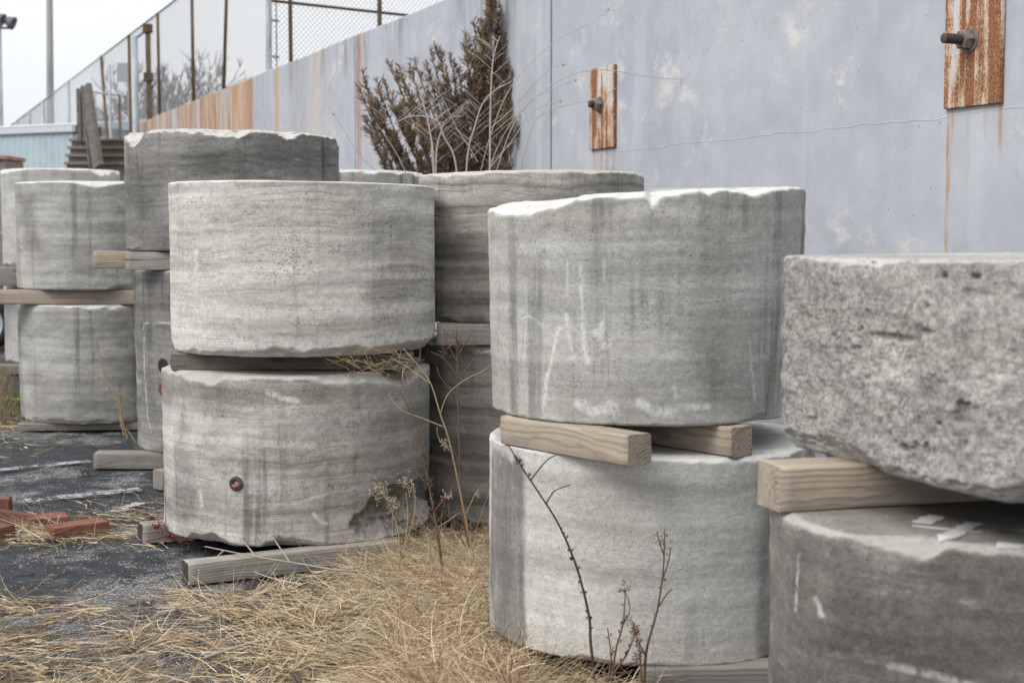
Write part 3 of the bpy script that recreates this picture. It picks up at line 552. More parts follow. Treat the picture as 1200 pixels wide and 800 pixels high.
# rust sheets at the far end
rn = t.noise(t.coord((2.3,1,.16), (9,0,0)), 1., 6, .68, .5); rmask = t.math('MULTIPLY', t.ramp(sx_, s_of(302), s_of(298)), t.ramp(rn, .36, .56))
rustc = t.mix(t.ramp(t.noise(t.coord((3.3,1,.3)), 2, 6, .7), .36, .62), (.56,.42,.29), (.27,.12,.065)); col = t.mix(t.math('MULTIPLY', rmask, .9), col, rustc)
ragr = t.noise(t.coord((20,1,2.2)), 1.5, 5, .7)
def run(s0, w, ztop, zbot, am, cc):
    global col
    m = t.ramp(t.math('ABSOLUTE', t.math('ADD', t.math('SUBTRACT', sx_, s0), t.math('MULTIPLY', t.math('SUBTRACT', b2, .5), w * 1.2))), w * .3, w, 1, 0); m = t.math('MULTIPLY', m, t.math('MULTIPLY', t.ramp(sz_, zbot, zbot + (ztop - zbot) * .7), t.ramp(sz_, ztop, ztop + .02, 1, 0)))
    m = t.math('MULTIPLY', m, t.ramp(ragr, .34, .58, .15, 1.)); col = t.mix(t.math('MULTIPLY', m, am), col, cc)
OR = (.42,.22,.09); RD = (.36,.165,.11)
run(s_of(1108), .02, 2.14, .9, .95, OR); run(s_of(1112), .012, 2.14, 1.7, .6, OR); run(s_of(1130), .02, 2.14, 1.6, .35, (.40,.34,.22)); run(s_of(1168), .02, 2.14, 1.75, .7, OR); run(s_of(1150), .02, 2.14, 1.9, .3, OR); run(s_of(1140), .07, 2.14, .9, .35, (.55,.56,.60))
for k, px in enumerate((696, 704, 711, 719)): run(s_of(px), .03, 2.14, 1.7, .6, OR)
run(s_of(422), .13, 3.8, 1.0, .95, RD); run(s_of(328), .13, 3.8, .5, .9, (.55,.33,.16)); run(s_of(292), .35, 3.8, .3, .85, (.42,.20,.10)); run(s_of(283), .5, 3.8, .3, .7, (.55,.36,.22)); run(s_of(372), .4, 3.8, .8, .5, (.60,.50,.38)); run(s_of(352), .5, 3.8, 2.0, .45, (.28,.27,.25))
t.color(col); t.b.inputs['Roughness'].default_value = .82
t.normal(t.bump(t.math('SUBTRACT', t.math('ADD', b2, t.math('MULTIPLY', t.noise(c, 60, 4, .7), .35)), pits), .35, .006))
wall_m = t.m; dark_joint = plain_mat('joint_dark', (.035,.035,.04), .95, .2)
wall = empty('concrete_wall', WO, WROT); tag(wall, 'long tall lavender grey concrete wall behind the stacks, rust streaked toward its far end', 'wall')
joints = [-4.0, s_of(1345), s_of(645), s_of(422) + .14, s_of(328) + .1, S_END - .02]
mb = MB()
def wall_panel(mb, a, b):
    n = max(2, int((b - a) / .25)); bev = .012; vs = []; prof = [(0, 0.)] + [(0, z) for z in np.linspace(.3, WTOP - bev, 14)] + [(-bev, WTOP), (-.32, WTOP), (-.32, 0)]
    xs = [a + .0, a + .008] + list(np.linspace(a + .2, b - .2, n)) + [b - .008, b]
    for i, x in enumerate(xs):
        ins = .008 if i in (0, len(xs) - 1) else 0
        for (y, z) in prof: vs.append((x, (y - ins if y > -.2 else y), z + (.006 * math.sin(x * 1.7) if z > WTOP - .1 else 0)))
    k = len(prof); fs = [(i*k+j, i*k+(j+1) % k, (i+1)*k+(j+1) % k, (i+1)*k+j) for i in range(len(xs)-1) for j in range(k)]
    fs = [f[::-1] for f in fs]
    fs += [tuple(range(k))[::-1], tuple((len(xs)-1)*k+j for j in range(k))]; mb.add(vs, [f[::-1] for f in fs])
for a, b in zip(joints[:-1], joints[1:]): wall_panel(mb, a + .018, b - .018)
mb.build('wall_panel', wall_m, wall)
mb = MB()
for j in joints[1:-1]: mb.box((j, -.17, WTOP / 2 - .02), (.044, .26, WTOP - .05))
mb.build('joint_filler', dark_joint, wall)
# raised cold-joint seam
mb = MB(); xs = np.arange(s_of(1320), s_of(705), .03); P = np.stack([xs * 2.2, xs * 0, xs * 0], -1); wz = 2.085 + .022 * fbm(P, 4, 4) + .01 * fbm(P * 6, 5, 3); hh = .003 + .003 * fbm(P * 5, 8, 3)
vs = []
for x, z, h in zip(xs, wz, hh): vs += [(x, -.001, z + h + .004), (x, .0025, z), (x, -.001, z - h - .002)]
mb.add(vs, [(3*i+j, 3*i+j+1, 3*(i+1)+j+1, 3*(i+1)+j) for i in range(len(xs)-1) for j in (0, 1)]); mb.build('cold_joint_seam', wall_m, wall, smooth=True)

# anchor plates with threaded rod
plate_m = rusty_mat('rusted_painted_plate', (.56,.56,.57), .44); rod_m = rust_dark
for (s0, s1, lab, am) in ((s_of(1105), s_of(1171), 'large rusty anchor plate with a bolt at the top right of the wall', 1), (s_of(693), s_of(722), 'smaller looking rusty anchor plate with a bolt, beside the bare shrub and the wall joint', .62)):
    r0 = empty('anchor_plate', W((s0 + s1) / 2, 2.12, 0), WROT); tag(r0, lab, 'anchor plate', 'rusty anchor plates on the wall'); w = abs(s0 - s1)
    me = bpy.data.meshes.new('plate'); bm = bmesh.new(); bmesh.ops.create_cube(bm, size=1); bmesh.ops.scale(bm, vec=(w, .022, .6), verts=bm.verts); bmesh.ops.translate(bm, vec=(0, .013, .3), verts=bm.verts)
    bmesh.ops.bevel(bm, geom=bm.edges[:], offset=.003, segments=2, affect='EDGES'); bm.to_mesh(me); bm.free(); link_mesh('plate', me, plate_m, r0, smooth=False)
    RY = Matrix.Rotation(R(-90), 3, 'X'); zc = .325; bx = .02
    def mv(mb): mb.v = [(v[0] + bx, v[1], v[2] + zc) for v in mb.v]
    mb = MB(); prof = [(0.0, .19), (.019, .19), (.024, .186)]
    for k in range(26): prof += [(.0255, .184 - k * .0062), (.0225, .181 - k * .0062)]
    prof += [(.024, .02)]; prof = [(a_, b_ * (am or 1)) for a_, b_ in prof]; mb.lathe(prof, 18, RY); mv(mb); mb.build('threaded_rod', rod_m, r0, smooth=True)
    mb = MB(); mb.lathe([(.026,.082),(.046,.082),(.05,.078),(.05,.036),(.046,.032)], 6, RY); mb.lathe([(.03,.032),(.062,.032),(.064,.029),(.064,.0245)], 24, RY); mv(mb); mb.build('nut', plain_mat('nut_steel', (.20,.165,.14), .6, .5, 40), r0, smooth=False)

# ------------------------------------------------------------------ chain-link fence above and beyond the wall
galv = plain_mat('galvanised_wire', (.46,.475,.50), .6, .12, 20); post_pale = plain_mat('galvanised_pole', (.36,.39,.41), .55, .25, 6, .2, (1,1,.3)); post_brown = plain_mat('rusted_mossy_post', (.115,.08,.052), .85, .45, 5, 0, (4,4,.8))
fence = empty('chain_link_fence', WO, WROT); tag(fence, 'tall chain link fence with rusty posts along the top of the concrete wall', 'fence')
FT = 5.67; FY = -.16
def wires(s0, s1, zb, ztp, pitch=.078, rad=.0019):
    mb = MB(); Hh = ztp - zb
    for fam in (0, 1):
        n = int((s1 - s0 + Hh) / pitch)
        for k in range(n):
            a = s0 - Hh + k * pitch
            xa, xb = max(a, s0), min(a + Hh, s1)
            if xb - xa < .01: continue
            za, zc = zb + (xa - a), zb + (xb - a)
            if fam: za, zc = zb + ztp - za, zb + ztp - zc
            y = FY + (.003 if fam else -.003)
            # a triangle prism per wire
            nx, nz = (-.7071, .7071) if not fam else (.7071, .7071)
            vs = []
            for (x, z) in ((xa, za), (xb, zc)):
                vs += [(x + nx * rad, y - rad * .6, z + nz * rad), (x - nx * rad, y - rad * .6, z - nz * rad), (x, y + rad, z)]
            mb.add(vs, [(0,1,4,3),(1,2,5,4),(2,0,3,5)])
    return mb
wires(s_of(305), S_END + .1, WTOP - .02, FT).build('fence_mesh', galv, fence)
wires(S_END + .1, s_of(12), 1.2, FT, .10, .0022).build('fence_mesh', galv, fence)
mb = MB(); mb.tube([(s_of(305), FY + .02, FT), (s_of(12), FY + .02, FT)], .02, 8); mb.build('top_rail', post_pale, fence, smooth=True)
def post(px, z0, z1, rad, mat, lean=0.):
    mb = MB(); s = s_of(px); mb.tube([(s + lean * (z0 - z1), FY + .035, z0), (s, FY + .035, z1)], rad, 10); mb.build('fence_post', mat, fence, smooth=True)
for px, rad, mat, lean in ((263, .026, post_brown, -.20), (222, .028, post_brown, .0), (183, .028, post_brown, 0)): post(px, WTOP - .2, FT, rad, mat, lean)
for px, rad, mat, lean in ((150, .034, post_brown, 0), (118, .034, post_brown, .35), (80, .05, post_pale, 0), (51, .06, post_pale, 0), (35, .05, post_pale, 0), (20, .05, post_pale, 0)): post(px, 0, FT, rad, mat, lean)
# second fence: runs back from the pale corner post, seen almost face on above the middle of the wall
c0 = W(s_of(305), 0, FY); F2A = math.atan2(.60, .80); f2 = empty('chain_link_fence', c0, F2A); tag(f2, 'tall chain link fence with level rail running back from the pale corner post', 'fence')
FYs = FY; FY = 0.; wires(.06, 7.5, 3.2, 7.6, .076, .0036).build('fence_mesh', galv, f2); FY = FYs
def f2x(px):      # where a picture column meets this fence
    k = (px - 600) / F; return (k * c0.y - c0.x) / (.80 - k * .60)
mb = MB(); mb.tube([(0, -.04, 4.72), (7.5, -.04, 4.72)], .021, 8); mb.build('rail', post_brown, f2, smooth=True)
mb = MB(); mb.tube([(0, -.04, 7.6), (7.5, -.04, 7.6)], .021, 8); mb.build('top_rail', post_brown, f2, smooth=True)
for px, rr in ((342, .028), (445, .034)):
    mb = MB(); mb.tube([(f2x(px), -.05, 0), (f2x(px), -.05, 7.6)], rr, 10); mb.build('fence_post', post_brown, f2, smooth=True)
mb = MB(); mb.tube([(7.5, -.05, 0), (7.5, -.05, 7.6)], .034, 10); mb.build('fence_post', post_brown, f2, smooth=True)
mb = MB(); mb.tube([(-.06, -.05, 0), (.02, -.05, 7.7)], .045, 12); mb.build('corner_post', post_pale, f2, smooth=True)
mb = MB(); mb.tube([(.11, -.03, 3.3), (.13, -.03, 7.6)], .011, 6); mb.build('tension_bar', post_pale, f2)
for z in (3.95, 4.45, 4.95):
    mb = MB(); mb.tube([(-.05, -.06, z), (.14, -.05, z)], .018, 6); mb.build('clamp', post_pale, f2)

# galvanised pole pair with cross bars behind the wall end
pp = empty('steel_pole_frame', at(160, 300, 28.2)); pp.location.z = 0; tag(pp, 'pair of tall pale steel poles joined by short bars near the wall end', 'pole frame')
a0 = at(157, 43, 28.2) - pp.location; a1 = at(173, 33, 28.3) - pp.location
mb = MB(); mb.tube([(a0.x, a0.y, 0), (a0.x, a0.y, a0.z)], .07, 12); mb.build('pole', post_pale, pp, smooth=True)
mb = MB(); mb.tube([(a1.x, a1.y, 0), (a1.x, a1.y, a1.z)], .05, 12); mb.build('pole', post_brown, pp, smooth=True)
for zz in (a0.z - .05, at(160, 103, 28.2).z):
    mb = MB(); mb.tube([(a0.x, a0.y, zz), (a1.x, a1.y, zz + .22)], .035, 8); mb.build('cross_bar', post_pale, pp, smooth=True)
    mb = MB(); mb.box((a1.x, a1.y, zz + .22), (.16, .16, .16)); mb.build('clamp', post_brown, pp)

# ------------------------------------------------------------------ far left background
shed = empty('metal_shed', (0, 0, 0)); tag(shed, 'long pale blue corrugated metal shed at the far left behind the pale drum', 'shed')
sA, sB = at(-160, 160, 37.0), at(86, 160, 34.0); top = at(40, 153, 35).z; dv = (sB - sA); dv.z = 0; L = dv.length; dv.normalize(); shed.location = (sA.x, sA.y, 0); shed.rotation_euler.z = math.atan2(dv.y, dv.x)
blue = plain_mat('pale_blue_steel', (.42,.50,.54), .5, .08, 2); mb = MB(); n = int(L / .1); vs = []
for i in range(n + 1): vs += [(i * L / n, -.02 * (i % 2), 0), (i * L / n, -.02 * (i % 2), top - .1)]
mb.add(vs, [(2*i, 2*i+2, 2*i+3, 2*i+1) for i in range(n)]); mb.box((L / 2, 4.05, (top - .15) / 2), (L - .02, 8, top - .15)); mb.build('siding', blue, shed)
mb = MB(); mb.box((L / 2, -.03, top - .02), (L + .1, .12, .16)); mb.build('eave_trim', plain_mat('pale_trim', (.55,.60,.62), .5, .05), shed)
mb = MB(); mb.add([(-.05, -.1, top + .06), (L + .05, -.1, top + .06), (L + .05, 4, top + .5), (-.05, 4, top + .5), (L + .05, 8.1, top + .06), (-.05, 8.1, top + .06)], [(0,1,2,3),(3,2,4,5),(0,3,5),(1,4,2)]); mb.build('roof', blue, shed)
# distant orange-brown building
bo = empty('brick_building', at(-60, 270, 60)); bo.location.z = 0; tag(bo, 'brown building with an orange tiled roof peeking over the pale blue shed', 'building')
hz = at(0, 152, 60).z; mb = MB(); mb.box((-1.2, 3, hz / 2 - .2), (7, 6, hz - .4)); mb.build('wall', plain_mat('brown_brick', (.28,.17,.12), .9, .3, 8), bo)
mb = MB(); rz = hz - .4; mb.add([(-5,-.3,rz),(2.9,-.3,rz),(2.9,6.3,rz),(-5,6.3,rz),(-4,3,rz+.75),(1.9,3,rz+.75)], [(0,1,5,4),(1,2,5),(2,3,4,5),(3,0,4),(3,2,1,0)]); mb.build('roof', plain_mat('orange_tile', (.42,.22,.13), .9, .3, 12), bo)
# wooden stair with leaning rail boards
st = empty('wooden_stairs', at(118, 270, 30.0)); st.location.z = 0; tag(st, 'old wooden stairs and platform with a dark leaning rail beyond the wall end', 'stairs')
def loc(px, py, Y): return at(px, py, Y) - st.location
pl_m = wood_mat('platform_wood', (.30,.25,.19), (.20,.16,.12), .4, .2); bd_m = wood_mat('dark_board', (.15,.125,.11), (.09,.075,.065), .3, .3)
xL, xR = loc(84, 180, 30).x, loc(175, 180, 30).x
for i, (ya, yb) in enumerate(((164, 173), (173.5, 182.5), (183, 192), (192.5, 230))):
    za, zb_ = loc(0, ya, 30).z, loc(0, yb, 30).z; yy = -.12 * i
    mb = MB(); mb.box(((xL + xR) / 2, yy + .4, (za + zb_) / 2), (xR - xL, .8, za - zb_ - .02)); mb.build('riser', pl_m, st)
    mb = MB(); mb.box(((xL + xR) / 2, yy - .03, za), (xR - xL + .06, .16, .05)); mb.build('tread', pl_m, st)
mb = MB(); mb.box(((xL + xR) / 2, .6, loc(0, 230, 30).z / 2), (xR - xL, 1.0, loc(0, 230, 30).z)); mb.build('base', pl_m, st)
a, b = loc(101, 101, 29.6), loc(115, 196, 29.2); mb = MB(); dd = (b - a); mb.box((a + b) / 2, (.10, .34, dd.length), rot=Matrix.Rotation(math.atan2(dd.x, dd.z), 3, 'Y') if False else dd.to_track_quat('Z', 'Y').to_matrix()); mb.build('leaning_board', bd_m, st)
a, b = loc(98.5, 101, 29.7), loc(108, 196, 29.5); dd = b - a; mb = MB(); mb.box((a + b) / 2, (.14, .06, dd.length), rot=dd.to_track_quat('Z', 'Y').to_matrix()); mb.build('leaning_board', plain_mat('grey_board', (.13,.135,.15), .8, .3, 6), st)
for px, w in ((93, .09), (99, .08)):
    p0, p1 = loc(px, 104, 29.9), loc(px, 166, 29.9); mb = MB(); mb.box((p0 + p1) / 2, (w, w, p0.z - p1.z)); mb.build('rail_post', bd_m, st)
p0, p1 = loc(96, 105, 29.9), loc(96, 160, 29.9); mb = MB(); mb.box((p0 + p1) / 2 + Vector((0, .05, 0)), (.12, .03, p0.z - p1.z)); mb.build('infill_board', bd_m, st)
# pipe railing on the platform
pr = empty('pipe_railing', at(120, 160, 32)); pr.location.z = 0; tag(pr, 'thin steel pipe railing behind the wooden stairs', 'railing')
q = [at(102, 107, 32) - pr.location, at(145, 112, 32) - pr.location]; mb = MB(); mb.tube(q, .025, 6); mb.build('rail', post_pale, pr)
for px, y in ((128, 76), (140, 111), (104, 107)):
    a = at(px, y, 32) - pr.location; mb = MB(); mb.tube([(a.x, a.y, 0), tuple(a)], .035, 8); mb.build('post', post_brown if px != 128 else post_pale, pr, smooth=True)
# floodlight pole and utility pole
fp = empty('floodlight_pole', at(6, 300, 70)); fp.location.z = 0; tag(fp, 'thin steel floodlight pole with two lamps at the far left against the sky', 'light pole')
tz = at(6, 18, 70).z; bz = at(6, 33, 70).z; mb = MB(); mb.tube([(-.12, 0, 0), (0, 0, tz - .2)], [.16, .11], 10); mb.build('pole', post_pale, fp, smooth=True)
mb = MB(); mb.box((.25, 0, bz), (.9, .1, .1)); mb.build('cross_arm', post_brown, fp)
for dx, dz in ((.0, .45), (.52, .30)):
    mb = MB(); mb.lathe([(.0,-.28),(.16,-.25),(.3,.1),(.34,.22),(.30,.22),(.0,.05)], 14, Matrix.Rotation(R(115), 3, 'Y')); mb.v = [(v[0] + dx, v[1], v[2] + bz + dz) for v in mb.v]; mb.build('lamp_head', plain_mat('lamp_grey', (.13,.14,.15), .5, .2), fp, smooth=True)
up = empty('utility_pole', at(63, 300, 50)); up.location.z = 0; mb = MB(); t2 = at(61, -60, 50) - up.location; mb.tube([(.02, 0, 0), (0, 0, t2.z * .5), (t2.x * .5, 0, t2.z)], [.14, .125, .10], 14); mb.build('pole', plain_mat('grey_wood_pole', (.27,.265,.26), .9, .25, 3, 0, (1,1,.2)), up, smooth=True)
mb = MB(); mb.box((0, -.16, t2.z - .6), (2.4, .12, .14)); mb.build('cross_arm', post_brown, up); tag(up, 'tall plain grey wooden utility pole behind the pale blue shed', 'utility pole')
# small grey panel on a pole seen through the fence
gp = empty('panel_sign', at(151, 150, 48)); gp.location.z = 0; a = at(150, 85, 48) - gp.location; mb = MB(); mb.tube([(a.x, a.y + .1, 0), (a.x, a.y + .1, a.z)], .06, 8); mb.build('post', post_pale, gp)
mb = MB(); mb.box(a, (.72, .06, .62)); mb.build('panel', plain_mat('grey_panel', (.30,.31,.33), .7, .1), gp); tag(gp, 'small plain grey panel on a post seen blurred behind the pale steel poles', 'sign')
# parked trailer at the picture's left edge
tr_ = empty('utility_trailer', at(-16, 410, 18.0)); tr_.location.z = 0; tag(tr_, 'small parked trailer with grey wheel and red lamp at the left edge behind drums', 'trailer')
RYm = Matrix.Rotation(R(90), 3, 'X'); tyre = plain_mat('tyre_rubber', (.025,.025,.027), .85, .2, 20)
mb = MB(); mb.lathe([(.25,-.09),(.31,-.10),(.345,-.07),(.35,0),(.345,.07),(.31,.10),(.25,.09),(.25,-.09)], 32, RYm); mb.v = [(v[0], v[1], v[2] + .35) for v in mb.v]; wh = mb.build('tyre', tyre, tr_, smooth=True)
mb = MB(); mb.lathe([(.0,.05),(.08,.06),(.10,.035),(.2,.03),(.235,.07),(.252,.075),(.252,-.08)], 28, RYm); mb.v = [(v[0], v[1], v[2] + .35) for v in mb.v]; mb.build('rim', plain_mat('steel_rim', (.40,.44,.48), .45, .15, 5, .3), wh, smooth=True)
mb = MB(); mb.box((-.75, .75, .70), (2.1, 1.3, .10)); mb.build('bed', plain_mat('trailer_steel', (.10,.10,.105), .6, .2), tr_)
mb = MB(); mb.box((-.75, .12, .95), (2.1, .05, .36)); mb.box((-.75, 1.4, .95), (2.1, .05, .36)); mb.box((-1.78, .76, .95), (.05, 1.2, .36)); mb.box((.28, .76, .95), (.05, 1.2, .36)); mb.build('side_board', plain_mat('worn_grey_board', (.22,.2,.18), .85, .3, 6), tr_)
mb = MB(); mb.box((.20, .07, .90), (.26, .06, .12)); mb.build('tail_lamp', plain_mat('red_lens', (.35,.02,.03), .25, .1), tr_)
mb = MB(); pts = [(.44 * math.cos(R(k)), -.02, .36 + .44 * math.sin(R(k))) for k in range(10, 171, 10)]; vs = []
for p in pts: vs += [(p[0], -.11, p[2]), (p[0], .11, p[2])]
mb.add(vs, [(2*i, 2*i+1, 2*i+3, 2*i+2) for i in range(len(pts)-1)]); mb.build('mudguard', plain_mat('white_fender', (.6,.66,.68), .4, .1), tr_, smooth=True)
# timber crate stack at the left edge
for (x0, x1, y0, y1, Y, lab, m_) in ((-60, 19, 184, 205, 24, 'flat brown wooden crate topped by an orange board, behind the farthest pale drum', w_old),):
    cr = empty('wooden_crate', at((x0 + x1) / 2, 272, Y)); cr.location.z = 0; tag(cr, lab, 'crate'); a, b = at(x0, y0, Y), at(x1, y1, Y); wd = b.x - a.x
    nb = 9; zt_ = a.z
    for k in range(nb):
        mb = MB(); mb.box((0, 0, (k + .5) * (zt_ - .06) / nb), (wd, .9, (zt_ - .06) / nb - .02)); mb.build('board', m_, cr)
    mb = MB(); mb.box((0, 0, zt_ - .03), (wd + .05, 1.0, .06)); mb.build('lid', plain_mat('orange_board', (.36,.20,.13), .85, .25, 6), cr)

# ------------------------------------------------------------------ bare far trees
bark = plain_mat('grey_bark', (.085,.068,.066), .9, .2, 6)
def bare_tree(x, y, h, seed, label):
    rd = random.Random(seed); root = empty('bare_tree', (x, y, 0)); tag(root, label, 'tree', 'bare trees beyond the fence'); tb = MB(); bb = MB()
    def grow(p, d, L, r_, lvl):
        pts = [p]; rad = [r_]
        for i in range(3):
            d = (d + Vector((rd.uniform(-.2, .2), rd.uniform(-.2, .2), rd.uniform(-.02, .15)))).normalized(); p = p + d * L / 3; pts.append(p); rad.append(r_ * (1 - .2 * (i + 1)))
        (tb if lvl == 0 else bb).tube(pts, rad, 6 if lvl < 2 else 3, cap=False)
        if lvl < 6:
            for k in range(3 if lvl < 3 else rd.choice((2, 3, 3))):
                q = pts[rd.choice((1, 2, 3, 3))]; a = rd.uniform(0, 6.28); sp = rd.uniform(.35, .8)
                nd = (d + Vector((math.cos(a) * sp, math.sin(a) * sp, rd.uniform(-.05, .3)))).normalized(); grow(q, nd, L * rd.uniform(.6, .82), max(r_ * .56, .025), lvl + 1)
    grow(Vector((0, 0, 0)), Vector((0, 0, 1)), h * .28, h * .022, 0); tb.build('trunk', bark, root, smooth=True); bb.build('branches', bark, root, smooth=True)
TL = ['tall round bare tree seen just right of the pale steel poles', 'shorter bare tree beside the rusty wall end, rightmost of the bare trees', 'bare tree hidden low behind the wooden stairs', 'slender bare tree between the pale poles and the round one', 'broad bare tree behind the rusty wall end, under the tall round one', 'low bare tree just left of the rusty wall end, nearest of the bare trees', 'low bare tree under the tall round one, close to the wall top', 'thin bare tree just right of the brown pole, half the height of the round one']
for i, (px, py, Y) in enumerate(((202, 78, 60), (236, 118, 58), (140, 132, 64), (174, 105, 66), (222, 108, 70), (188, 118, 50), (212, 122, 52), (168, 112, 55))):
    a = at(px, py, Y); bare_tree(a.x, a.y, a.z * 1.36, 30 + i, TL[i])

# ------------------------------------------------------------------ brown evergreen at the wall
def ribbon_cloud(name, starts, dirs, lens, wid, tint, mat, parent=None, seg=3, droop=0., up=None, curl=.15, seed=1, taperend=True, loc=None):
    n = len(starts); g = np.random.default_rng(seed); P = np.array(starts, float); Dv = np.array(dirs, float); Dv /= np.linalg.norm(Dv, axis=1)[:, None] + 1e-9; Ln = np.array(lens)[:, None]; pts = [P.copy()]
    ax = g.normal(size=(n, 3)); ax -= (ax * Dv).sum(1)[:, None] * Dv; ax *= curl / seg
    for k in range(seg):
        P = P + Dv * Ln / seg; pts.append(P.copy()); Dv = Dv + ax; Dv[:, 2] -= droop / seg; Dv /= np.linalg.norm(Dv, axis=1)[:, None]
    pts = np.stack(pts, 1); sd = g.normal(size=(n, 3)); d0 = pts[:, -1] - pts[:, 0]; d0 /= np.linalg.norm(d0, axis=1)[:, None] + 1e-9
    sd -= (sd * d0).sum(1)[:, None] * d0; sd /= np.linalg.norm(sd, axis=1)[:, None]; w = np.array(wid)[:, None, None] / 2
    prof = np.linspace(1, .25 if taperend else 1, seg + 1)[None, :, None]
    A = pts + sd[:, None] * w * prof; B = pts - sd[:, None] * w * prof; V = np.stack([A, B], 2).reshape(-1, 3)
    base = (np.arange(n) * 2 * (seg + 1))[:, None, None]; q = np.array([[2*k, 2*k+1, 2*k+3, 2*k+2] for k in range(seg)])[None]; Fc = (base + q).reshape(-1, 4)
    me = bpy.data.meshes.new(name); me.vertices.add(len(V)); me.vertices.foreach_set('co', V.reshape(-1).astype(np.float32)); nf = len(Fc)
    me.loops.add(nf * 4); me.loops.foreach_set('vertex_index', Fc.reshape(-1).astype(np.int32)); me.polygons.add(nf); me.polygons.foreach_set('loop_start', (np.arange(nf) * 4).astype(np.int32)); me.polygons.foreach_set('loop_total', np.full(nf, 4, np.int32)); me.update(calc_edges=True)
    a_ = me.attributes.new('tint', 'FLOAT', 'POINT'); a_.data.foreach_set('value', np.repeat(np.array(tint), 2 * (seg + 1)).astype(np.float32))
    return link_mesh(name, me, mat, parent, loc)
ever_c = W(s_of(562) - .3, 0, .62); ev = empty('brown_evergreen', ever_c); tag(ev, 'dead brown evergreen bush with upright plumes against the wall', 'evergreen bush')
rd = random.Random(5); EY = ever_c.y
def evx(px): return (px - 600) / F * EY - ever_c.x
def evz(py): return at(600, py, EY).z
trunk = MB(); S_, D_, L_, T_ = [], [], [], []
trunk.tube([(evx(560), 0, 0), (evx(565), .02, 1.2), (evx(572), .0, 2.4), (evx(577), 0, evz(15))], [.05, .04, .022, .006], 8)
def spray(p, d, L, tb_):            # a feathery spray: short stem, side sprigs, tiny scale leaves
    n = 5; pts = [p]
    for i in range(n):
        d = (d + Vector((rd.uniform(-.12, .12), rd.uniform(-.12, .12), .07))).normalized(); pts.append(pts[-1] + d * L / n)
    trunk.tube(pts, [.0045 * (1 - .75 * i / n) + .0008 for i in range(n + 1)], 3, cap=False)
    for k in range(max(5, int(L / .016))):
        f = .12 + .88 * k * .016 / L; f = min(f, .999); i = min(int(f * n), n - 1); q = pts[i].lerp(pts[i + 1], f * n - i); ax = (pts[i + 1] - pts[i]).normalized()
        side = ax.cross(Vector((rd.gauss(0, 1), rd.gauss(0, 1), rd.gauss(0, 1)))).normalized(); sl = rd.uniform(.03, .085) * (1.05 - .7 * f); dd = (ax * .9 + side * rd.uniform(.35, .85)).normalized()
        for j in range(5):
            g_ = j / 4.; s2 = dd.cross(Vector((rd.gauss(0, 1), rd.gauss(0, 1), rd.gauss(0, 1)))).normalized()
            S_.append(q + dd * sl * g_); D_.append((dd + s2 * rd.uniform(.2, .8)).normalized()); L_.append(rd.uniform(.022, .055)); T_.append(min(1, max(0, tb_ + rd.uniform(-.22, .22))))
def limb(base, tip, nspray, ls):
    P = bez([base, base.lerp(tip, .5) + Vector((0, 0, -.05 * (tip - base).length)) + Vector(((tip.x - base.x) * .12, 0, 0)), tip], 5); n = len(P)
    trunk.tube(P, [.012 * (1 - .8 * i / n) + .0015 for i in range(n)], 4, cap=False)
    for k in range(nspray):
        f = rd.uniform(.18, 1.); i = min(int(f * (n - 1)), n - 2); q = P[i].lerp(P[i + 1], f * (n - 1) - i); ax = (P[i + 1] - P[i]).normalized(); a = rd.uniform(0, 6.28)
        spray(q, (ax * .75 + Vector((math.cos(a) * .5, math.sin(a) * .5, .45))).normalized(), ls * rd.uniform(.6, 1.15) * (1.1 - .45 * f), rd.choice((rd.uniform(.2, .8), rd.uniform(.2, .7), .93)))
    spray(P[-1], (P[-1] - P[-3]).normalized(), ls * .9, rd.uniform(.3, .9))
for k in range(40):
    a = rd.uniform(0, 6.28); z = rd.uniform(.5, 2.1); rr = rd.uniform(.1, .42) * (1.1 - z / 4); limb(Vector((evx(562), 0, z - .3)), Vector((evx(562) + math.cos(a) * rr + rd.uniform(-.1, .02), math.sin(a) * rr * .8, z + .3)), 11, .22)
tips = [(577, -14), (570, 8), (588, 25), (582, 5), (560, 38), (592, 55), (548, 55), (600, 72), (556, 70), (532, 82), (512, 72), (508, 92), (574, 60), (585, 85), (606, 98), (542, 100), (492, 92), (468, 84), (484, 108), (456, 118), (441, 112), (438, 130), (450, 142), (520, 108), (500, 125), (565, 95), (610, 120), (598, 118), (608, 145), (470, 135), (448, 165), (485, 145), (530, 128), (556, 122), (582, 120), (515, 150), (466, 165), (604, 165), (590, 150), (540, 150), (500, 165), (570, 150)]
for (px, py) in tips:
    for rep_ in range(2):
        tz_ = evz(py) + rd.uniform(-.14, .03); tx = evx(px) + rd.uniform(-.05, .05); hb_ = max(.25, tz_ - rd.uniform(.55, .9) - .35 * abs(tx - evx(570))); yy = rd.uniform(-.34, .26) * (1 if tz_ < 2.5 else .4)
        limb(Vector((evx(563) + (tx - evx(563)) * .12, 0, hb_)), Vector((tx, yy, tz_)), 15 if tz_ < 2.6 else 10, .22 if tz_ < 2.7 else .17)
for k in range(26):
    a = rd.uniform(0, 6.28); z = rd.uniform(.7, 1.8); rr = rd.uniform(.35, .6); limb(Vector((evx(560), 0, z - .35)), Vector((evx(545) + math.cos(a) * rr, math.sin(a) * min(rr, .42), z + .15)), 9, .24)
evt = NT('dead_evergreen_foliage'); a = evt.attr('tint'); evt.color(evt.mix(evt.ramp(a, .74, .92), evt.mix(a, (.15,.098,.068), (.36,.245,.17)), (.17,.15,.075)))
ribbon_cloud('foliage', S_, D_, L_, rng.uniform(.006, .013, len(S_)), T_, evt.m, ev, seg=1, curl=.3, seed=3)
trunk.build('trunk', plain_mat('evergreen_bark', (.09,.065,.05), .9, .3, 12), ev, smooth=True)

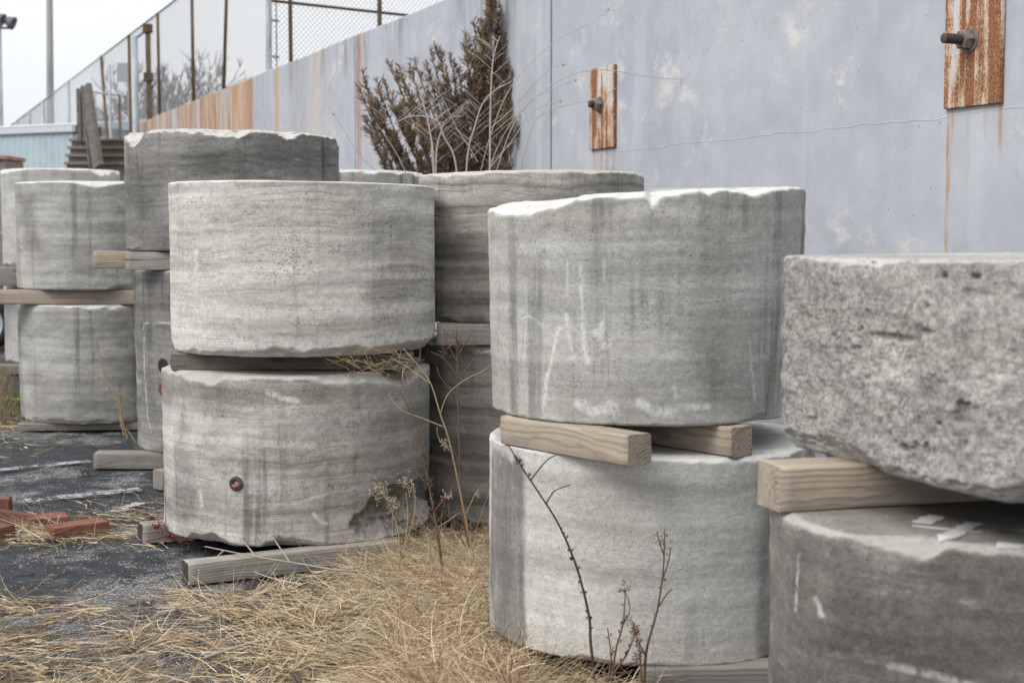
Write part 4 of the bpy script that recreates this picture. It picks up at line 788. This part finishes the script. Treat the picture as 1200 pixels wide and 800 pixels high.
# ------------------------------------------------------------------ bare pale shrub in front of it
stem_pale = plain_mat('pale_dry_stem', (.42,.38,.34), .8, .2, 20); stem_brown = plain_mat('brown_dry_stem', (.15,.095,.065), .85, .3, 20); stem_dark = plain_mat('dark_thorny_stem', (.075,.052,.045), .85, .3, 20); stem_tan = plain_mat('tan_dry_stem', (.36,.26,.155), .85, .2, 20); twig_grey = plain_mat('bleached_twig', (.31,.28,.25), .85, .2, 20); seed_m = plain_mat('seed_head', (.50,.42,.31), .9, .3, 60)
SY = 9.3; sh = empty('bare_shrub', at(552, 300, SY)); sh.location.z = 0; tag(sh, 'leafless shrub of pale arching stems in front of the brown evergreen', 'shrub')
sb, tw = MB(), MB(); leaf_m = plain_mat('tan_leaf', (.42,.29,.16), .85, .3, 30)
def sp(px, py, dy=0.): return at(px, py, SY + dy) - sh.location
stems = [([(573, 330), (574, 198), (575, 120), (578, 70), (586, 42)], .0), ([(543, 330), (547, 195), (556, 150), (570, 115), (600, 95)], .1), ([(508, 330), (508, 195), (503, 150), (494, 115), (488, 95)], -.1), ([(510, 330), (511, 190), (517, 155), (524, 140), (540, 136)], .2), ([(484, 225), (470, 190), (452, 160), (441, 145)], -.15),
         ([(538, 330), (535, 200), (520, 160), (510, 140), (480, 137), (455, 150)], .1), ([(575, 196), (600, 165), (625, 130), (660, 118)], .1), ([(565, 260), (580, 180), (620, 120), (680, 92)], .2), ([(552, 260), (570, 175), (600, 100), (650, 50), (690, 28), (725, 2)], .3), ([(590, 300), (620, 160), (645, 130), (700, 115), (735, 95)], .2),
         ([(575, 150), (600, 128), (640, 85), (665, 75)], .1), ([(440, 200), (420, 180), (395, 140), (378, 118)], .1), ([(560, 190), (545, 165), (535, 150), (515, 110), (490, 92)], .05), ([(560, 280), (600, 150), (650, 98), (700, 82), (760, 90), (800, 92), (850, 78), (870, 40)], .35)]
for pts, dy in stems:
    P = bez([sp(a, b, dy) for a, b in pts]); n = len(P); big = pts[0][1] > 310 and pts[-1][1] > 40; r0 = .0062 if big else .0024; sb.tube(P, [r0 * (1 - .7 * i / n) + .0012 for i in range(n)], 5)
    if big:
        for k in range(16):
            i = int(n * rd.uniform(.25, .95)); p = P[i]; sgn = rd.choice((-1, 1)); L = rd.uniform(.1, .38) * (1 - .4 * i / n); e = p + Vector((sgn * L * .75, rd.uniform(-.1, .1), L * .6)); m = p.lerp(e, .5) + Vector((sgn * .01, 0, .02)); tw.tube([p, m, e], [.003, .0022, .001], 4)
    if pts[-1][0] > 630 or pts[-1][0] < 400:
        for k in range(1):
            p = P[int(n * rd.uniform(.7, .98))]; lf = MB(); lf.lathe([(.0, -.011), (.007, -.003), (.008, .005), (.0, .012)], 6); lf.build('dry_leaf', leaf_m, sh, p, smooth=True)
sb.build('stems', stem_pale, sh, smooth=True); tw.build('twigs', stem_pale, sh, smooth=True)

# ------------------------------------------------------------------ weeds
def weed(name, label, stems, Y, mat, r0, side=(), heads=(), leafy=0, headmat=None, group=None, dens=0):
    b = ground(*stems[0][0]) if Y is None else at(*stems[0][0], Y); root = empty(name, (b.x, b.y, 0)); tag(root, label, 'weed', group); m1 = MB(); Y0 = b.y if Y is None else Y
    def q(p): return at(p[0], p[1], Y0 + (p[2] if len(p) > 2 else 0)) - root.location
    for pts in stems:
        P = bez([q(p) for p in pts], 10); n = len(P); m1.tube(P, [r0 * (1 - .72 * i / n) + .0008 for i in range(n)], 6)
        for k in range(dens):
            i = int(n * rd.uniform(.15, .97)); a_ = rd.uniform(0, 6.28); s_ = rd.uniform(.003, .007); p = P[i] + Vector((math.cos(a_), math.sin(a_) * .6, 0)) * .005
            m1.tube([p - Vector((0, 0, s_)), p + Vector((math.cos(a_) * s_, 0, s_ * .4)), p + Vector((0, 0, s_ * 1.2))], [.001, s_ * .7, .001], 5)
    for pts in side:
        P = bez([q(p) for p in pts], 6); n = len(P); m1.tube(P, [r0 * .5 * (1 - .6 * i / n) + .0006 for i in range(n)], 5)
    for (px, py, s_, cnt) in heads:
        c = q((px, py)); hb = MB()
        for k in range(cnt):
            o_ = Vector((rd.gauss(0, s_), rd.gauss(0, s_), rd.gauss(0, s_ * 1.1))); a_ = Vector((rd.gauss(0, 1), rd.gauss(0, 1), rd.gauss(.4, 1))).normalized(); l_ = rd.uniform(.006, .016)
            hb.tube([c, c + o_], .0005, 3, cap=False); hb.tube([c + o_, c + o_ + a_ * l_ * .5, c + o_ + a_ * l_], [.0008, .0026, .0006], 4)
        hb.build('seed_head', headmat or seed_m, root, smooth=True)
    m1.build('stem', mat, root, smooth=True)
    return root
weed('thorny_weed', 'single dark thorny stem arching up across the clean pale drum', [[(697, 798), (692, 750), (690, 720), (676, 665), (655, 615), (632, 578), (610, 545), (604, 533)]], 4.42, stem_dark, .0043, [[(640, 590), (650, 575), (668, 568)], [(622, 562), (640, 540), (652, 533)], [(606, 540), (600, 528), (594, 520)]], dens=26)
weed('dry_weed', 'tall thin reddish stem, rightmost of the low weeds before the clean pale drum', [[(755, 799), (758, 760), (770, 715), (777, 670), (779, 620)]], 4.40, stem_brown, .004, [[(776, 680), (784, 655), (786, 640)], [(778, 650), (772, 632), (770, 622)], [(772, 710), (782, 695), (788, 690)], [(757, 770), (746, 745), (742, 728)]], [(779, 640, .018, 14)], headmat=stem_brown, dens=8)
weed('dry_weed', 'short branched weed with a brown seed tuft before the clean pale drum', [[(716, 799), (722, 760), (730, 730), (733, 690)], [(718, 790), (735, 765), (745, 740)], [(712, 799), (716, 770), (712, 735)], [(752, 799), (750, 765), (748, 748)]], 4.38, stem_brown, .0032, [[(728, 735), (738, 715), (734, 695)]], [(733, 690, .010, 14), (743, 738, .011, 46), (747, 772, .01, 16)], headmat=plain_mat('brown_tuft', (.22,.14,.085), .9, .3, 60), dens=8)
weed('tall_weed', 'tall pale arching weed stalk bending over the gap beside the weathered drum', [[(556, 660), (548, 620), (537, 565), (526, 515), (516, 485), (505, 450), (490, 428), (472, 408)]], 6.1, stem_tan, .0042, [[(516, 485), (525, 462), (545, 445), (570, 432), (580, 418)], [(520, 500), (495, 490), (470, 480), (455, 462)], [(505, 450), (480, 432), (460, 420)], [(530, 530), (515, 515), (512, 500)], [(545, 605), (556, 580), (560, 575)]], [(524, 582, .010, 30), (520, 520, .010, 16), (560, 580, .008, 14)])
weed('tall_weed', 'tall reddish brown weed with branching top between the weathered drum and the clean pale drum', [[(552, 650), (541, 590), (538, 520), (536, 440), (535, 385)]], 6.45, stem_brown, .005, [[(536, 440), (520, 420), (505, 412)], [(537, 445), (552, 425), (565, 410)], [(536, 425), (524, 400), (520, 385)], [(537, 415), (550, 395), (556, 385)], [(537, 465), (518, 445), (512, 430)], [(538, 480), (556, 455), (575, 440)], [(538, 540), (528, 520), (524, 505)]], [(536, 400, .03, 50), (520, 412, .02, 24), (556, 405, .02, 24)], headmat=stem_brown)
weed('tall_weed', 'brown spiky weed leaning left with a ragged seed spike by the weathered drum', [[(519, 672), (512, 620), (503, 570), (494, 525), (484, 490), (470, 460)]], 5.95, stem_brown, .0055, [[(494, 525), (478, 498), (470, 482)], [(503, 570), (490, 555), (486, 540)], [(508, 600), (520, 585), (530, 570)]], [(502, 566, .014, 50), (497, 535, .012, 34), (508, 600, .014, 30), (512, 628, .012, 20)], headmat=plain_mat('dark_seed', (.14,.095,.065), .9, .3, 50), dens=16)
weed('fluffy_weed', 'small weed with pale fluffy seed tufts against the lower right of the weathered drum', [[(470, 655), (466, 620), (455, 590), (446, 574)], [(472, 655), (478, 610), (476, 578)], [(470, 655), (486, 600), (484, 566)]], 6.05, stem_tan, .003, (), [(445, 572, .02, 26), (452, 582, .02, 26), (462, 588, .018, 22), (474, 566, .016, 18), (482, 572, .018, 18), (440, 582, .016, 12)])
# tangled twigs in the gap above the weathered drum
mb = MB(); g0 = at(430, 430, 6.28)
for k in range(70):
    a_ = at(rd.uniform(400, 480), rd.uniform(415, 440), 6.30 + rd.uniform(-.05, .12)) - g0; d_ = Vector((rd.gauss(0, 1), rd.gauss(0, .5), rd.gauss(0, .6))).normalized() * rd.uniform(.04, .14); m_ = a_ + d_ * .5 + Vector((rd.gauss(0, .012), 0, rd.gauss(0, .012))); mb.tube([a_, m_, a_ + d_], [.0016, .0013, .0008], 4)
o = mb.build('twig_tangle', stem_tan, loc=g0, smooth=True); tag(o, 'tangle of thin dry twigs caught in the gap above the weathered drum', 'twigs')

# fallen pale branches
def fallen(label, pts, sides, r0=.007):
    b = ground(*pts[0][:2]); mb = MB()
    def q(p): return ground(p[0], p[1], p[2]) - Vector((b.x, b.y, 0))
    P = bez([q(p) for p in pts], 8); n = len(P); mb.tube(P, [r0 * (1 - .7 * i / n) + .001 for i in range(n)], 6)
    for s_ in sides:
        P = bez([q(p) for p in s_], 6); n = len(P); mb.tube(P, [r0 * .55 * (1 - .6 * i / n) + .0008 for i in range(n)], 5)
    o = mb.build('fallen_branch', twig_grey, loc=(b.x, b.y, 0), smooth=True); tag(o, label, 'branch', 'pale fallen branches')
fallen('pale forked fallen branch lying across the grey timber end', [(520, 712, .05), (470, 692, .06), (430, 672, .08), (395, 668, .11), (350, 660, .13), (300, 652, .12), (240, 640, .1)], [[(300, 652, .12), (278, 625, .14), (262, 605, .16)], [(395, 668, .1), (430, 662, .12), (470, 645, .13), (540, 600, .2)], [(340, 659, .12), (320, 630, .15), (306, 610, .17)], [(262, 645, .11), (250, 655, .08), (235, 660, .06)], [(430, 676, .08), (428, 660, .13), (430, 645, .17)]], .0055)
fallen('thin straight pale branch lying on the straw before the grey timber', [(185, 718, .02), (260, 706, .03), (330, 702, .03), (400, 704, .03), (480, 690, .08)], [[(260, 706, .03), (240, 700, .03), (215, 688, .02)], [(330, 702, .03), (360, 690, .05), (380, 670, .08)]], .005)
fallen('long dark branch lying low in the straw at the front', [(240, 770, .03), (300, 752, .04), (360, 744, .04), (440, 735, .05)], [[(360, 744, .04), (390, 752, .03), (420, 760, .03)]], .006)

# ------------------------------------------------------------------ straw
S_, D_, L_, W_, T_ = [], [], [], [], []
def dens(px, py):
    """how much straw lies at a spot of the ground, in photo units"""
    d = 0
    if px > 360: d = max(d, 1.25 * float(sstep(np.array(px), 370, 480)) * float(sstep(np.array(py), 618, 650)) * (1 - float(sstep(np.array(px), 590, 640))) )
    d = max(d, (.52 if px < 330 else .62) * float(sstep(np.array(py + .06 * (px - 300)), 690, 735)) * (1 - float(sstep(np.array(px), 720, 800))))
    d = max(d, .6 * math.exp(-(((px - 60) / 120) ** 2 + ((py - 628) / 13) ** 2))); d = max(d, .7 * math.exp(-(((px - 150) / 45) ** 2 + ((py - 615) / 12) ** 2)))
    d = max(d, 1.25 * math.exp(-(((px - 680) / 85) ** 2 + ((py - 788) / 30) ** 2)))
    d = max(d, .35 * math.exp(-(((px - 5) / 30) ** 2 + ((py - 470) / 40) ** 2)))
    return d
tries = 0; target = 38000
g = np.random.default_rng(11)
cand = np.stack([g.uniform(-180, 830, 600000), g.uniform(1.5 * 1667 / 640., 1.5 * 1667 / 195., 600000)], -1)
gh = []
for (px0, Yg) in cand:
    p = Vector(((px0 - 600) / F * Yg, Yg, 0)); py = 272 + 1.5 * F / Yg
    n_ = .5 + .5 * math.sin(p.x * 5.1 + 2.2 * math.sin(p.y * 3.7)) * math.cos(p.y * 6.3 + 1.7 * math.sin(p.x * 4.3)); d = dens(px0, py)
    mound = d > 1.0; base2 = 580 < px0 < 790 and py > 765
    if not mound: d *= (.03 + 1.15 * n_ ** 2.2)
    if g.random() * 1.6 > d * (1.3 if base2 else 1): continue
    if any((p.x - c[0]) ** 2 + (p.y - c[1]) ** 2 < rr ** 2 for c, rr in ((S1, .60), (S2, .57), (S3, .55), (S4, .6))): continue
    a_ = g.normal(.0, .55) + (math.pi if g.random() < .5 else 0) + .25 * math.sin(p.x * 3)
    tall = (g.random() < (.35 if base2 else .045 if mound else .03)); hgt = g.random() ** 1.8 * (.055 if mound else .030)
    a_ += .5 * math.sin(p.x * 2.3 + 1.3 * p.y) 
    if mound: a_ = (g.uniform(0, 6.28) if g.random() < .3 else -2.2 + .9 * math.sin(p.x * 4 + p.y * 3) + g.normal(0, .55))
    el = (g.uniform(.3, .9) if base2 else g.uniform(.5, 1.3)) if tall else g.normal(.03, .13)
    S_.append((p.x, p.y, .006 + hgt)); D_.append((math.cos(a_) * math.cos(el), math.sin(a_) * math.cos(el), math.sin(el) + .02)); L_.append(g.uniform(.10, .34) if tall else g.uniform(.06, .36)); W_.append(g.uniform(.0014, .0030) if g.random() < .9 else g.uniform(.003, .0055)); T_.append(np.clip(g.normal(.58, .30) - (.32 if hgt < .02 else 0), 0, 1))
    if py > 650 and g.random() < (.012 if mound else .022):           # a rooted tuft, fanning out and bent over
        na = g.uniform(0, 6.28); cl = g.uniform(.45, .9)
        for j in range(int(g.integers(10, 26))):
            aa = na + g.normal(0, .5); e2 = g.uniform(.05, .5 if mound else .8); S_.append((p.x + g.normal(0, .012), p.y + g.normal(0, .012), .004)); D_.append((math.cos(aa) * math.cos(e2), math.sin(aa) * math.cos(e2), math.sin(e2))); L_.append(g.uniform(.10, .30) * (1.0 if mound else .85)); W_.append(g.uniform(.0014, .0032)); T_.append(np.clip(g.normal(cl, .15), 0, 1))
    if len(S_) >= target: break
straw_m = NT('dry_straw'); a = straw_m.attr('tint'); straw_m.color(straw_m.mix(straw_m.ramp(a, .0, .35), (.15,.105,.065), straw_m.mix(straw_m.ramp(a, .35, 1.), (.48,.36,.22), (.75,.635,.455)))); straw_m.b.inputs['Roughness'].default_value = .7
S_ = np.array(S_); Dn = np.array(D_); 
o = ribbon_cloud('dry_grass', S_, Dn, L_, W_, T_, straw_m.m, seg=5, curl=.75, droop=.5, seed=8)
co = np.zeros(len(o.data.vertices) * 3, np.float32); o.data.vertices.foreach_get('co', co); co = co.reshape(-1, 3); low = co[:, 2] < .004; co[low, 2] = .004 + g.random(low.sum()) * .01; o.data.vertices.foreach_set('co', co.reshape(-1)); o.data.update()
tag(o, 'matted dry tan grass over the asphalt between the stacks', 'dry grass', kind='stuff')
# dark soil under the matted grass
mb = MB(); ring = [ground(*q) for q in ((395, 640), (470, 622), (560, 612), (592, 640), (590, 735), (700, 780), (760, 815), (690, 840), (520, 800), (400, 770), (340, 735), (350, 690))]; ctr = ground(500, 700)
pts = [Vector((q.x, q.y, .006)) for q in bez([tuple(r_) for r_ in ring + ring[:1]], 6)][:-1]; pts = [q + Vector((rd.gauss(0, .012), rd.gauss(0, .012), 0)) for q in pts]
mb.add([Vector((ctr.x, ctr.y, .012))] + pts, [(0, 1 + (i + 1) % len(pts), 1 + i) for i in range(len(pts))]); tag(mb.build('soil_patch', plain_mat('dark_soil', (.055,.042,.03), .95, .4, 20)), kind='structure')
# litter: bits and brown leaves
mb = MB()
for k in range(500):
    px, py = rd.uniform(-60, 800), rd.uniform(600, 830); p = ground(px, py); 
    if any((p.x - c[0]) ** 2 + (p.y - c[1]) ** 2 < rr ** 2 for c, rr in ((S1, .64), (S2, .6), (S4, .62))): continue
    s_ = rd.uniform(.004, .018); a_ = rd.uniform(0, 6.28); v1, v2 = Vector((math.cos(a_), math.sin(a_), rd.uniform(-.4, .4))) * s_, Vector((-math.sin(a_), math.cos(a_), rd.uniform(-.4, .4))) * s_ * .6; c = Vector((p.x, p.y, .014 + rd.random() * .02)); mb.add([c - v1, c + v2, c + v1, c - v2], [(0, 1, 2, 3)])
tag(mb.build('leaf_litter', plain_mat('brown_litter', (.16,.085,.045), .9, .5, 30)), 'small brown leaf scraps scattered over the straw and asphalt', 'leaf litter', kind='stuff')
# green moss patch + weeds at far left
S_, D_, L_, T_ = [], [], [], []
for k in range(1500):
    p = ground(rd.gauss(16, 9), rd.gauss(473, 6)); a_ = rd.uniform(0, 6.28); S_.append((p.x, p.y, 0)); D_.append((math.cos(a_) * .7, math.sin(a_) * .7, 1)); L_.append(rd.uniform(.02, .07)); T_.append(rd.random())
tag(ribbon_cloud('green_grass', S_, D_, L_, [.006] * len(S_), T_, tint_mat('fresh_green', (.06,.10,.015), (.14,.20,.04)), seg=2, seed=4), 'small fresh green tuft of grass beside the lowest grey drum at the far left', 'grass', kind='stuff')
S_, D_, L_, T_ = [], [], [], []
for k in range(1100):
    p = ground(rd.gauss(-4, 12), rd.uniform(428, 500)); a_ = rd.uniform(0, 6.28); S_.append((p.x, p.y, 0)); D_.append((math.cos(a_) * .5, math.sin(a_) * .5, 1)); L_.append(rd.uniform(.05, .25)); T_.append(rd.random())
tag(ribbon_cloud('dry_weeds', S_, D_, L_, [.004] * len(S_), T_, tint_mat('brown_weed', (.10,.075,.05), (.36,.28,.18)), seg=3, curl=.7, seed=14), 'brown dead weeds at the left edge below the long pale plank', 'weeds', kind='stuff')
# yellow grass stalks in front of the far-left drum
mb = MB(); b0 = ground(148, 510); 
for pts in ([(150, 515), (143, 490), (140, 465), (136, 458), (120, 445), (100, 432), (86, 428)], [(146, 512), (140, 485), (138, 462), (148, 465), (158, 472)], [(142, 495), (140, 470), (130, 462), (112, 400), (116, 397)], [(160, 520), (150, 505), (140, 498)]):
    P = bez([at(a_, b_, 9.6) - b0 for a_, b_ in pts], 8); mb.tube(P, [.006 * (1 - .5 * i / len(P)) for i in range(len(P))], 5)
tag(mb.build('grass_stalk', stem_tan, loc=b0, smooth=True), 'bent yellow grass stalks in front of the lowest grey drum at the far left', 'grass stalks')

# ------------------------------------------------------------------ red bricks
bt = NT('red_brick'); n1 = bt.noise(bt.coord(), 9, 6, .7); n2 = bt.noise(bt.coord(), 90, 4, .7); oi = bt.n('ShaderNodeObjectInfo')
bcol = bt.mix(oi.outputs['Random'], (.14,.066,.05), (.22,.095,.065)); bcol = bt.mix(1., bcol, bt.grey(bt.ramp(n1, .3, .7, .65, 1.3)), 'MULTIPLY'); bcol = bt.mix(bt.ramp(n2, .6, .72, 0, .6), bcol, (.07,.04,.035)); bt.color(bcol); bt.normal(bt.bump(n2, .6, .004)); brick_m = bt.m
def brick(label, px, py, rz, size=(.235,.115,.065), z=0., rx=0., ry=0.):
    p = ground(px, py); me = bpy.data.meshes.new('brick'); bm = bmesh.new(); bmesh.ops.create_cube(bm, size=1); bmesh.ops.scale(bm, vec=size, verts=bm.verts); bmesh.ops.translate(bm, vec=(0, 0, size[2] / 2), verts=bm.verts)
    bmesh.ops.bevel(bm, geom=bm.edges[:], offset=.005, segments=2, affect='EDGES'); bmesh.ops.subdivide_edges(bm, edges=bm.edges[:], cuts=2, use_grid_fill=True)
    for v in bm.verts: v.co += Vector((rd.gauss(0, .0005), rd.gauss(0, .0005), rd.gauss(0, .0005)))
    bm.to_mesh(me); bm.free(); o = link_mesh('brick', me, brick_m, loc=(p.x, p.y, z), rot=(rx, ry, rz), smooth=False); tag(o, label, 'brick', 'loose red bricks on the asphalt')
brick('largest dark red brick of the pile, the one nearest the grey timber stub', 90, 627, R(42), (.29,.135,.062), .0)
brick('red brick half buried in straw between the largest brick and the orange broken one', 55, 615, R(24), (.20,.12,.05), .0, R(4))
brick('broken orange red brick tilted in the straw near the left edge', 18, 614, R(-8), (.22,.12,.07), -.01, R(-8), R(6))
brick('brick cut by the left edge, lower one in front of the orange broken one', -8, 630, R(-30), (.2,.11,.065))
brick('brick cut by the left edge, standing higher behind the orange broken one', -10, 605, R(10), (.2,.1,.1))

# ------------------------------------------------------------------ red-leaved sprigs
def sprig(label, Y, paths, cols, seed):
    r_ = random.Random(seed); b = at(*paths[0][0], Y); root = empty('red_leaved_sprig', (b.x, b.y, 0)); tag(root, label, 'sprig', 'red leaved sprigs'); sm = MB(); lm = MB()
    for pts in paths:
        P = bez([at(*p, Y) - root.location for p in pts], 6); sm.tube(P, .0022, 5)
        for p in (P[1:] if pts is not paths[0] or len(pts) < 5 else P[1:9:2]):
            for k in range(r_.choice((1, 2))):
                a_ = r_.uniform(0, 6.28); d_ = Vector((math.cos(a_), math.sin(a_) * .7, r_.uniform(-.3, .6))).normalized(); w_ = d_.cross(Vector((0, 0, 1))).normalized(); l_ = r_.uniform(.02, .036)
                lm.add([p, p + d_ * l_ * .5 + w_ * l_ * .28, p + d_ * l_, p + d_ * l_ * .5 - w_ * l_ * .28 + Vector((0, 0, .004))], [(0, 1, 2, 3)], r_.choice((0, 0, 1)))
    sm.build('stem', stem_brown, root, smooth=True); lm.build('leaves', cols, root)
cr1, cr2, cr3 = plain_mat('red_leaf', (.30,.04,.045), .6, .3, 30), plain_mat('orange_leaf', (.34,.13,.06), .6, .3, 30), plain_mat('maroon_leaf', (.085,.022,.03), .7, .3, 30)
sprig('bright red and orange leaved sprig on the timber stub beside the weathered drum', 6.60, [[(190, 622), (186, 612), (184, 600), (178, 580), (168, 572)], [(190, 624), (198, 630), (206, 634), (216, 636)], [(186, 616), (182, 620), (178, 612)]], [cr1, cr2], 3)
sprig('dark maroon leaved sprig on the asphalt beside the thick mossy timber', 8.75, [[(112, 566), (104, 562), (97, 557), (98, 550)], [(112, 566), (120, 562), (128, 564)], [(105, 563), (103, 552), (106, 546)]], [cr3, cr3], 4)
